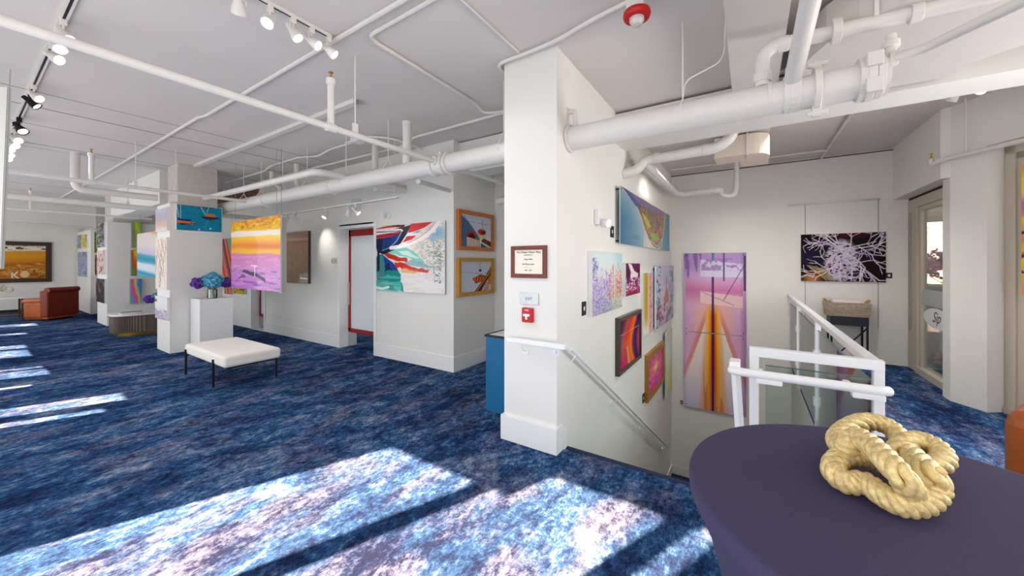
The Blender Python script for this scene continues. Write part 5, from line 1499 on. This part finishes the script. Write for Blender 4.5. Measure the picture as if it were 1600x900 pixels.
def p_teal_boats():
    c = Cv(*res(.75, .5, 110), 30)
    c.c[:] = (14, 138, 168)
    c.mix((30, 110, 150), (c.noise(4, 14, 3, 1) > .6)*.5)
    c.poly([(.0, .38), (.40, .34), (.34, .26), (.0, .28)], (226, 120, 36)).poly([(.02, .50), (.08, .44), (.30, .44), (.32, .36), (.04, .38)], (30, 26, 120)).poly([(.04, .27), (.34, .27), (.10, .20)], (40, 20, 60), .9)
    c.line([(.04, .50), (.0, 1)], .006, (236, 240, 240)).line([(.08, .46), (.08, .98)], .005, (226, 236, 240)).line([(.30, .30), (.42, .28)], .008, (30, 30, 80))
    c.poly([(.52, .60), (.96, .60), (.90, .54), (.56, .54)], (40, 40, 70)).poly([(.64, .74), (.84, .72), (.88, .62), (.62, .62)], (214, 120, 50)).poly([(.56, .54), (.9, .54), (.7, .46)], (70, 36, 60), .8)
    c.line([(.62, .70), (.52, .98)], .006, (226, 226, 200)).line([(.66, .78), (.70, 1)], .005, (226, 226, 200)).line([(.70, .50), (.60, .1)], .004, (110, 180, 200), .8)
    c.disc(.48, .06, .02, (236, 240, 240)).disc(.74, .12, .025, (236, 240, 240)).dab(14, (36, 36, 60), .02, .012, box=(.3, .95, 1, 1), seed=3)
    c.line([(.95, .25), (1, .35)], .008, (30, 30, 70))
    return c
def p_texture(seed, base, cols, fx=10, fy=10, th=.5, n=(50, 80)):
    c = Cv(n[0], n[1], seed); c.c[:] = base
    for k, q in enumerate(cols): c.mix(q, np.clip((c.noise(fx, fy, 4, k+1)-th)*8, 0, 1)*.85)
    return c
def p_haze():
    c = Cv(50, 50, 41); c.ramp(c.v+.15*(c.noise(5, 5, 4, 1)-.5), [(0, (236, 226, 222)), (.25, (222, 190, 176)), (.5, (196, 180, 180)), (.8, (186, 186, 206)), (1, (206, 206, 216))]); return c
def p_twigs():
    c = Cv(60, 100, 42); c.c[:] = (238, 226, 214)
    rs = np.random.RandomState(2)
    for k in range(34):
        x = rs.rand(); y = rs.rand()*.9; pts = [(x, y)]
        for q in range(4): x += rs.uniform(-.12, .12); y += .08; pts.append((x, y))
        c.line(pts, .010, [(150, 104, 80), (176, 140, 120), (104, 70, 60)][k % 3], .85)
    return c
def p_snow():
    c = Cv(50, 60, 43); c.ramp(c.v, [(0, (196, 186, 206)), (.3, (206, 200, 214)), (.45, (228, 226, 230)), (.7, (236, 230, 226)), (1, (226, 230, 236))])
    c.mix((150, 136, 160), (c.noise(20, 20, 3, 1) > .56)*(c.v < .45)*.8).mix((90, 76, 70), ((c.u < .18) & (c.v > .76) & (c.v < .88))*.8); return c
def p_sunset():
    c = Cv(160, 130, 44)
    V = c.v + .03*(c.u-.5)
    n = c.noise(5, 14, 4, 1)
    c.ramp(V+.04*(n-.5), [(0, (180, 110, 190)), (.15, (196, 130, 206)), (.30, (206, 130, 196)), (.50, (214, 120, 170)), (.515, (246, 190, 40)), (.56, (250, 180, 10)), (.62, (238, 130, 10)), (.70, (252, 186, 4)), (.755, (252, 206, 30)), (.765, (250, 240, 220)), (.83, (250, 236, 216)), (.85, (250, 190, 30)), (1, (246, 166, 12))])
    c.mix((210, 120, 10), (c.noise(16, 40, 3, 2) > .56)*(V > .86)*.8).mix((255, 226, 60), (c.noise(18, 44, 3, 3) > .6)*(V > .86)*.7)
    c.mix((232, 96, 40), np.clip(1-np.hypot((c.u-.8)/.5, (V-.60)/.04), 0, 1)*.8)
    c.mix((140, 80, 160), (c.noise(6, 30, 3, 4) > .62)*(V < .28)*.8)
    c.mix((226, 160, 214), (c.noise(5, 26, 3, 5) > .58)*(V < .48)*.5)
    c.poly([(.24, .24), (.55, .18), (.74, .10), (.72, .17), (.50, .25), (.30, .28)], (60, 36, 80), 1, .03).poly([(.14, .14), (.34, .17), (.28, .21)], (90, 60, 110), .9, .03)
    c.line([(.52, .19), (.515, .34)], .007, (246, 236, 244)).line([(.45, .34), (.56, .33)], .008, (246, 236, 244)).line([(.06, .33), (.2, .33)], .008, (222, 180, 222), .8)
    return c
def p_red_strokes():
    c = Cv(70, 120, 45); c.c[:] = (236, 230, 224)
    for k in range(16):
        x0 = -.9+k*.12; col = [(206, 30, 20), (232, 90, 40), (150, 130, 130), (196, 20, 18), (60, 60, 70), (226, 120, 70)][k % 6]
        c.line([(x0, 1.0), (x0+.35, .6), (x0+.9, .0)], .05, col, .95)
    c.poly([(0, 1), (.25, 1), (.14, .5), (0, .2)], (90, 160, 150), .0).poly([(.55, 1), (1, 1), (1, .62)], (110, 180, 160), .9, .05).poly([(0, .0), (.45, 0), (.2, .4), (0, .5)], (110, 180, 170), .75, .08)
    c.mix((238, 232, 226), np.clip((.22-c.v)*6, 0, 1)*(c.u < .4)*.8)
    return c
def p_brown():
    c = Cv(80, 120, 46); n = c.noise(6, 8, 4, 1)
    c.ramp(c.v+.1*(n-.5), [(0, (140, 110, 78)), (.3, (172, 138, 96)), (.6, (178, 142, 106)), (.8, (190, 144, 114)), (1, (176, 132, 108))])
    rs = np.random.RandomState(5)
    for k in range(14):
        a0 = rs.rand()*6; cx_, cy_ = rs.uniform(.3, .8), rs.uniform(.15, .6); r0 = rs.uniform(.1, .3)
        c.line([(cx_+r0*math.cos(a0+q*.4), cy_+r0*.7*math.sin(a0+q*.4)) for q in range(7)], .007, (206, 182, 140), .45)
    c.line([(0, .78), (1, .80)], .006, (120, 84, 70)); c.line([(.70, .10), (.95, .09)], .02, (246, 236, 222))
    return c
def p_dune():
    c = Cv(150, 80, 47); V = c.v-.06*(c.u-.5)
    n = c.noise(4, 10, 4, 1)
    c.ramp(V+.05*(n-.5), [(0, (176, 110, 40)), (.20, (196, 124, 44)), (.44, (176, 104, 30)), (.50, (206, 128, 30)), (.62, (214, 150, 36)), (.80, (216, 150, 34)), (.84, (236, 220, 200)), (.93, (240, 230, 214)), (1, (206, 180, 140))])
    c.mix((120, 66, 20), (c.noise(14, 28, 3, 2) > .58)*(V < .45)*.6).mix((236, 190, 110), (c.noise(18, 30, 3, 3) > .62)*(V < .45)*.6)
    c.mix((60, 40, 30), (c.noise(12, 30, 3, 4) > .58)*(V > .84)*.8)
    c.poly([(.58, .02), (.60, .02), (.60, .20), (.58, .20)], (236, 216, 190)).line([(.61, .11), (.65, .20)], .010, (236, 216, 190)).line([(.61, .11), (.66, .02)], .010, (236, 216, 190)).disc(.74, .13, .06, (232, 196, 150), .95)
    return c
def p_swirl(seed, stops, k=3.0):
    c = Cv(60, 90, seed); x = c.u+.25*np.sin(c.v*k+seed)+.3*(c.noise(4, 4, 3, 1)-.5)
    return c.ramp(x, stops)
def p_seascape():
    c = Cv(60, 110, 48); V = c.v + .1*(c.u-.5)
    c.ramp(V+.04*(c.noise(5, 14, 4, 1)-.5), [(0, (60, 170, 200)), (.06, (40, 140, 180)), (.14, (206, 226, 232)), (.26, (222, 226, 232)), (.32, (70, 170, 196)), (.40, (46, 140, 170)), (.48, (90, 180, 196)), (.52, (206, 196, 216)), (.7, (230, 214, 216)), (1, (232, 216, 206))])
    c.mix((236, 170, 50), np.clip(1.2-2.2*np.hypot((c.u-1)/.8, (c.v-1)/.2), 0, 1))
    return c
def p_branches():
    c = Cv(100, 130, 49); V = c.v+.08*(c.noise(3, 6, 3, 1)-.5)
    c.ramp(V, [(0, (236, 150, 110)), (.15, (240, 176, 90)), (.25, (246, 200, 20)), (.36, (240, 196, 10)), (.42, (236, 140, 110)), (.52, (240, 170, 90)), (.60, (246, 206, 20)), (.66, (226, 120, 150)), (.74, (206, 110, 170)), (.80, (246, 206, 110)), (.9, (248, 206, 30)), (1, (240, 150, 90))])
    rs = np.random.RandomState(8)
    for pts, w_ in (([(0, .30), (.10, .36), (.24, .30), (.42, .22), (.8, .10)], .02), ([(.0, .48), (.14, .50), (.20, .46), (.4, .44), (.8, .52)], .014), ([(.1, .62), (.3, .58), (.6, .66)], .010), ([(.04, 0), (.10, .08), (.3, .02), (.5, .10)], .018), ([(0, .18), (.16, .14), (.34, .24), (.6, .2)], .012)):
        c.line(pts, w_, (110, 36, 46), .95).line([(x, y+.012) for x, y in pts], w_*.4, (170, 130, 200), .8)
    return c

# ---------- hanging them
def on_gallery(nm, label, uL, uR, vT, vB, cv, y=None, at='L', rotz=0.0, cat='picture', **k):
    y = HY if y is None else y
    a = onY(uL, vT if at == 'L' else 400, y); b = onY(uR, 400 if at == 'L' else vB, y)
    e = uL if at == 'L' else uR
    zt, zb = onY(e, vT, y).z, onY(e, vB, y).z
    return picture(nm, label, cat, ((a.x+b.x)/2, y, zb), rotz, b.x-a.x, zt-zb, cv, **k)
def on_side(nm, label, uL, uR, vT, vB, cv, x=None, at='L', cat='picture', **k):
    x = SX if x is None else x
    a = onX(uL, 400, x); b = onX(uR, 400, x); e = uL if at == 'L' else uR
    zt, zb = onX(e, vT, x).z, onX(e, vB, x).z
    return picture(nm, label, cat, (x, (a.y+b.y)/2, zb), R(90), b.y-a.y, zt-zb, cv, **k)

ACR = mat('acrylic_edge', (206, 220, 222), .25)
on_gallery('acrylic_picture', 'large red, blue and teal boat picture right of the gallery door', 590.5, 697.5, 345, 460, p_boat(), at='R', standoff=.02, thick=.012, m=GLOSS, pins='steel', edge=ACR)
on_side('framed_picture', 'upper gold-framed picture of round tower and red arch, recess corner', 712.5, 768, 326.5, 390.3, p_tower(0), x=-3.537, frame=ORGW, fw=.055, fd=.055)
on_side('framed_picture', 'lower gold-framed picture of a striped top against pale sky', 712.5, 768, 402.5, 464, p_tower(1), x=-3.537, frame=GOLDW, fw=.055, fd=.055)
on_side('acrylic_picture', 'wide peninsula aerial picture, highest on the stair side wall', 961, 1040.5, 291, 380.5, p_lagoon(), standoff=.05, thick=.012, m=GLOSS, pins='black', edge=ACR)
on_side('canvas_picture', 'large lavender and orange wildflower picture on the stair wall', 918, 965, 393, 494.5, p_lupin(), thick=.05)
on_side('canvas_picture', 'small dark purple seaside picture under the peninsula picture', 971.5, 994, 411.5, 463, p_seaside(), thick=.05)
on_side('canvas_picture', 'narrow yellow and pink picture left of the harbour church one', 1000, 1016, 427, 527, p_stripes(), thick=.04)
on_side('acrylic_picture', 'pale harbour church picture near the stairwell corner', 1019.5, 1047, 416.5, 514, p_church(), standoff=.03, thick=.03, pins='black', edge=ACR)
on_side('framed_picture', 'red and violet silk-like picture in a dark and silver frame', 961, 997, 497, 588, p_silk(), frame=mat('dark_silver_frame', (84, 74, 66), .35, metal=.4), fw=.05, fd=.05)
on_side('framed_picture', 'pink flower picture in a gold frame, lowest on the stair wall', 1007, 1034, 555, 629.5, p_bloom(), frame=mat('aged_gold_frame', (170, 120, 50), .4, metal=.3, noise=.15, nscale=20), fw=.09, fd=.05)
on_side('acrylic_picture', 'pale green narrow picture beside the stairwell corner', 1034.5, 1044, 519, 621, p_pale(), standoff=.05, thick=.015, edge=ACR)
# sunburst pair
aL, aR = onY(1069, 400, BY), onY(1166, 400, BY)
zt, zm, zb = onY(1069, 396, BY).z, onY(1069, 516.5, BY).z, onY(1069, 632.4, BY).z
cxm = (aL.x+aR.x)/2
picture('acrylic_picture', 'upper panel of the tall purple sunburst picture on the back wall', 'picture', (cxm, BY, zm+.008), 0, aR.x-aL.x, zt-zm-.008, p_sunburst(True), standoff=.03, thick=.012, m=GLOSS, pins='black', edge=ACR)
picture('acrylic_picture', 'lower panel of the tall orange sunburst picture on the back wall', 'picture', (cxm, BY, zb), 0, aR.x-aL.x, zm-.008-zb, p_sunburst(False), standoff=.03, thick=.012, m=GLOSS, pins='black', edge=ACR)
co_ = on_gallery('canvas_picture', 'dark picture of white branching coral hung on wires, back wall', 1251, 1383, 367, 438.5, p_coral(), y=BY, thick=.03, standoff=.014)
# picture rail with wires
ra, rb = onY(1230, 321, BY), onY(1375, 313, BY)
pr_ = thing('picture_rail', 'thin steel picture rail with wires on the back wall', 'rail', ((ra.x+rb.x)/2, BY, ra.z))
build('rail', MB().box((ra.x, BY-.02, ra.z-.012), (rb.x, BY, ra.z+.012)), STEEL, pr_)
for u in (1258, 1372):
    q = onY(u, 318, BY); e = onY(u, 513, BY)
    build('wire', MB().cyl((q.x, BY-.008, e.z), (q.x, BY-.008, ra.z), .004, seg=6), GREYPANEL, pr_)
# near column
NX = -8.35
on_side('canvas_picture', 'turquoise picture of two moored boats on the near column', 275, 345, 319, 359, p_teal_boats(), x=NX, thick=.03)
NYF = 2.03
on_gallery('canvas_picture', 'hazy lilac picture, topmost on the near column narrow side', 247, 265, 324, 360, p_haze(), y=NYF, at='R', thick=.035)
on_gallery('canvas_picture', 'bare twig picture, tall middle one on the near column', 247, 265, 371, 453, p_twigs(), y=NYF, at='R', thick=.035)
on_gallery('canvas_picture', 'snowy field picture, lowest on the near column', 246.5, 265.5, 465, 501, p_snow(), y=NYF, at='R', thick=.035)
# middle column
MXc, MYF = -13.35, 2.08
on_gallery('canvas_picture', 'grey tree picture, topmost on the middle column', 154, 166.5, 347, 386, p_texture(51, (120, 118, 116), [(60, 56, 56), (176, 176, 178)], 5, 12, .5), y=MYF, at='R', thick=.04)
on_gallery('canvas_picture', 'pinkish bark picture, second on the middle column', 155, 166.5, 391, 429, p_texture(52, (214, 186, 176), [(120, 80, 70), (236, 214, 206)], 5, 10, .5), y=MYF, at='R', thick=.04)
on_gallery('canvas_picture', 'dark picture with grey top, lowest on the middle column', 154, 167, 436, 474, p_texture(53, (50, 34, 36), [(30, 20, 24), (120, 118, 122)], 6, 4, .55), y=MYF, at='R', thick=.04)
def on_mid(label, uL, uR, vT, vB, cv, x=MXc, so=.12, **k): return on_side('canvas_picture', label, uL, uR, vT, vB, cv, x=x, thick=so, edge=GREYPANEL, **k)
on_mid('lime green swirl picture, topmost on the middle column right face', 204, 219, 346, 387, p_swirl(54, [(0, (150, 140, 120)), (.3, (150, 190, 60)), (.5, (206, 210, 60)), (.8, (140, 196, 70)), (1, (110, 150, 60))]))
on_mid('red and yellow swirl picture, middle of the middle column right face', 203, 221, 391, 431, p_swirl(55, [(0, (110, 150, 70)), (.25, (220, 80, 40)), (.45, (236, 120, 40)), (.6, (230, 206, 40)), (.9, (200, 200, 60)), (1, (120, 140, 90))]))
on_mid('rainbow pastel picture, lowest on the middle column right face', 202, 219, 436, 474, p_swirl(56, [(0, (90, 180, 196)), (.25, (206, 110, 200)), (.5, (230, 100, 140)), (.7, (236, 206, 90)), (.9, (90, 170, 210)), (1, (70, 130, 190))], 2))
# far column narrow side
FY = 2.30
on_gallery('canvas_picture', 'small grey picture at far left, top of the farthest column', 124, 130, 367, 388, p_texture(57, (150, 150, 160), [(96, 96, 106), (196, 196, 200)], 5, 8), y=FY, at='R', thick=.04)
on_gallery('canvas_picture', 'small yellow picture at top of the farthest column', 131, 139, 366, 387, p_texture(58, (206, 190, 90), [(90, 90, 60), (226, 214, 130)], 4, 5, .55), y=FY, at='R', thick=.04)
on_gallery('canvas_picture', 'blue grey waterfall picture, lower on the farthest column', 124.5, 139.5, 393, 433, p_texture(59, (150, 162, 186), [(186, 180, 206), (110, 126, 150)], 4, 6, .52), y=FY, at='R', thick=.04)
on_side('canvas_picture', 'green and yellow leaf picture on the farthest column right face', 147, 153, 362, 395, p_texture(60, (120, 140, 30), [(206, 196, 30), (50, 70, 20)], 8, 14), x=-16.93, thick=.04)
on_side('canvas_picture', 'brown brick picture in the middle of the farthest column right face', 147.5, 153, 398, 430, p_texture(61, (150, 110, 96), [(96, 50, 46), (206, 186, 170)], 5, 9), x=-16.93, thick=.04)
on_side('canvas_picture', 'mustard picture, lowest on the farthest column right face', 149, 154, 442, 465, p_texture(62, (190, 170, 30), [(150, 140, 20), (214, 196, 50)], 4, 5), x=-16.93, thick=.04)
# big far picture
fa, fb = onX(-12, 400, FARX), onX(80.5, 400, FARX)
zt, zb = onX(80, 379, FARX).z, onX(80, 440, FARX).z
picture('framed_picture', 'wide amber beach picture in a dark frame on the far wall', 'picture', (FARX, (fa.y+fb.y)/2-.35, zb), R(90), fb.y-fa.y+.7, zt-zb, p_dune(), frame=DARKW, fw=.12, fd=.06)
# suspended pictures
sn = on_gallery('hanging_picture', 'large yellow and purple beach sunset picture hung from the ceiling', 363.5, 440.5, 336, 456, p_sunset(), y=2.70, at='R', thick=.02, m=GLOSS, edge=ACR, wires=2.2)
a = onY(445, 400, 2.82)
z1, z0 = onY(450, 342, 2.82).z, onY(446, 456, 2.82).z
hp = thing('display_board', 'dark panel with silver edge hung right behind the sunset picture', 'picture', (a.x, 2.77, z0))
build('panel', MB().box((a.x-.06, 2.74, z0), (a.x+.02, 2.80, z1)), BLACK, hp)
build('silver_edge', MB().box((a.x+.02, 2.73, z0-.01), (a.x+.10, 2.80, z1+.02)), mat('silver_edge', (196, 192, 184), .35, metal=.3), hp)
build('hanging_wire', MB().cyl((a.x, 2.77, z1), (a.x, 2.77, CEIL), .004, seg=6), GREYPANEL, hp)
on_gallery('hanging_picture', 'red and teal brush-stroke picture hung beyond the near column', 346, 365, 372, 460, p_red_strokes(), y=3.2, at='R', thick=.03, wires=2.0)
on_gallery('canvas_picture', 'brown sand-pattern picture on the gallery wall behind the sunset picture', 447, 485.5, 361, 443, p_brown(), y=HY, at='R', thick=.05, m=GLOSS, edge=mat('bronze_edge', (80, 64, 50), .5))
on_gallery('canvas_picture', 'small yellow and black picture low on the wall under the sunset picture', 367, 384, 449, 458, p_texture(63, (200, 176, 20), [(60, 50, 20), (226, 206, 40)], 6, 4, .5, (40, 24)), y=HY-.02, at='L', thick=.03)
on_gallery('hanging_picture', 'turquoise seascape picture hung between the two columns', 219, 252, 366, 431, p_seascape(), y=2.34, at='L', thick=.05, wires=2.68)
# door edge under rainbow picture: hanging folded stand
q = onY(223, 455, 3.2)
# hanging board at the left edge
lb = onD(3, 250, 2.2)
lf = thing('display_board', 'white board edge hanging on a wire at the left edge', 'picture', (lb.x, lb.y, 1.6))
p_top = onD(-3, 136, 2.2); p_bot = onD(-14, 420, 2.2)
dv = ray(0, 400); side_ = Vector((_c, _s, 0))
mb = MB(); 
c0 = [p_top - side_*.05, p_top + side_*.055, p_bot + side_*.052, p_bot - side_*.05]
bk_ = Vector((-_s, _c, 0))*.02
vf = [mb.bm.verts.new(p) for p in c0]; vb = [mb.bm.verts.new(p + bk_) for p in c0]
mb.bm.faces.new(vf); mb.bm.faces.new(vb[::-1])
for k in range(4): mb.bm.faces.new([vf[k], vb[k], vb[(k+1) % 4], vf[(k+1) % 4]])
build('panel', mb, BOARD, lf)
build('hanging_wire', MB().cyl(p_top + side_*.068 , onD(16, 108, 2.2), .003, seg=6).tube([p_top + side_*.068, p_bot + side_*.06], .004, 6), GREYPANEL, lf)
# picture leaning outside / hung in window_2
q = W(.98, .10, 0)
zt = 2.60
picture('hanging_picture', 'sunset picture with dark branches hanging in the right-hand window', 'picture', (q.x, q.y, 1.24), R(-57) , .92, 1.28, p_branches(), thick=.02, edge=ACR, wires=1.5)

# ---------- groups of repeats
for o in list(bpy.data.objects):
    if o.get('category') == 'picture' and not o.get('group'):
        x, y = o.location.x, o.location.y
        if abs(x-SX) < .05 and y > 3: o['group'] = 'pictures on the stair side wall'
        elif abs(x-NX) < .9 and y < 2.9: o['group'] = 'pictures on the near column'
        elif -14.6 < x < -13.2 and y < 3.4: o['group'] = 'pictures on the middle column'
        elif -19.1 < x < -16.8 and y < 3.2: o['group'] = 'pictures on the farthest column'
    if o.name.startswith('hydrangea_vase') and o.get('label'): o['group'] = 'hydrangea vases'
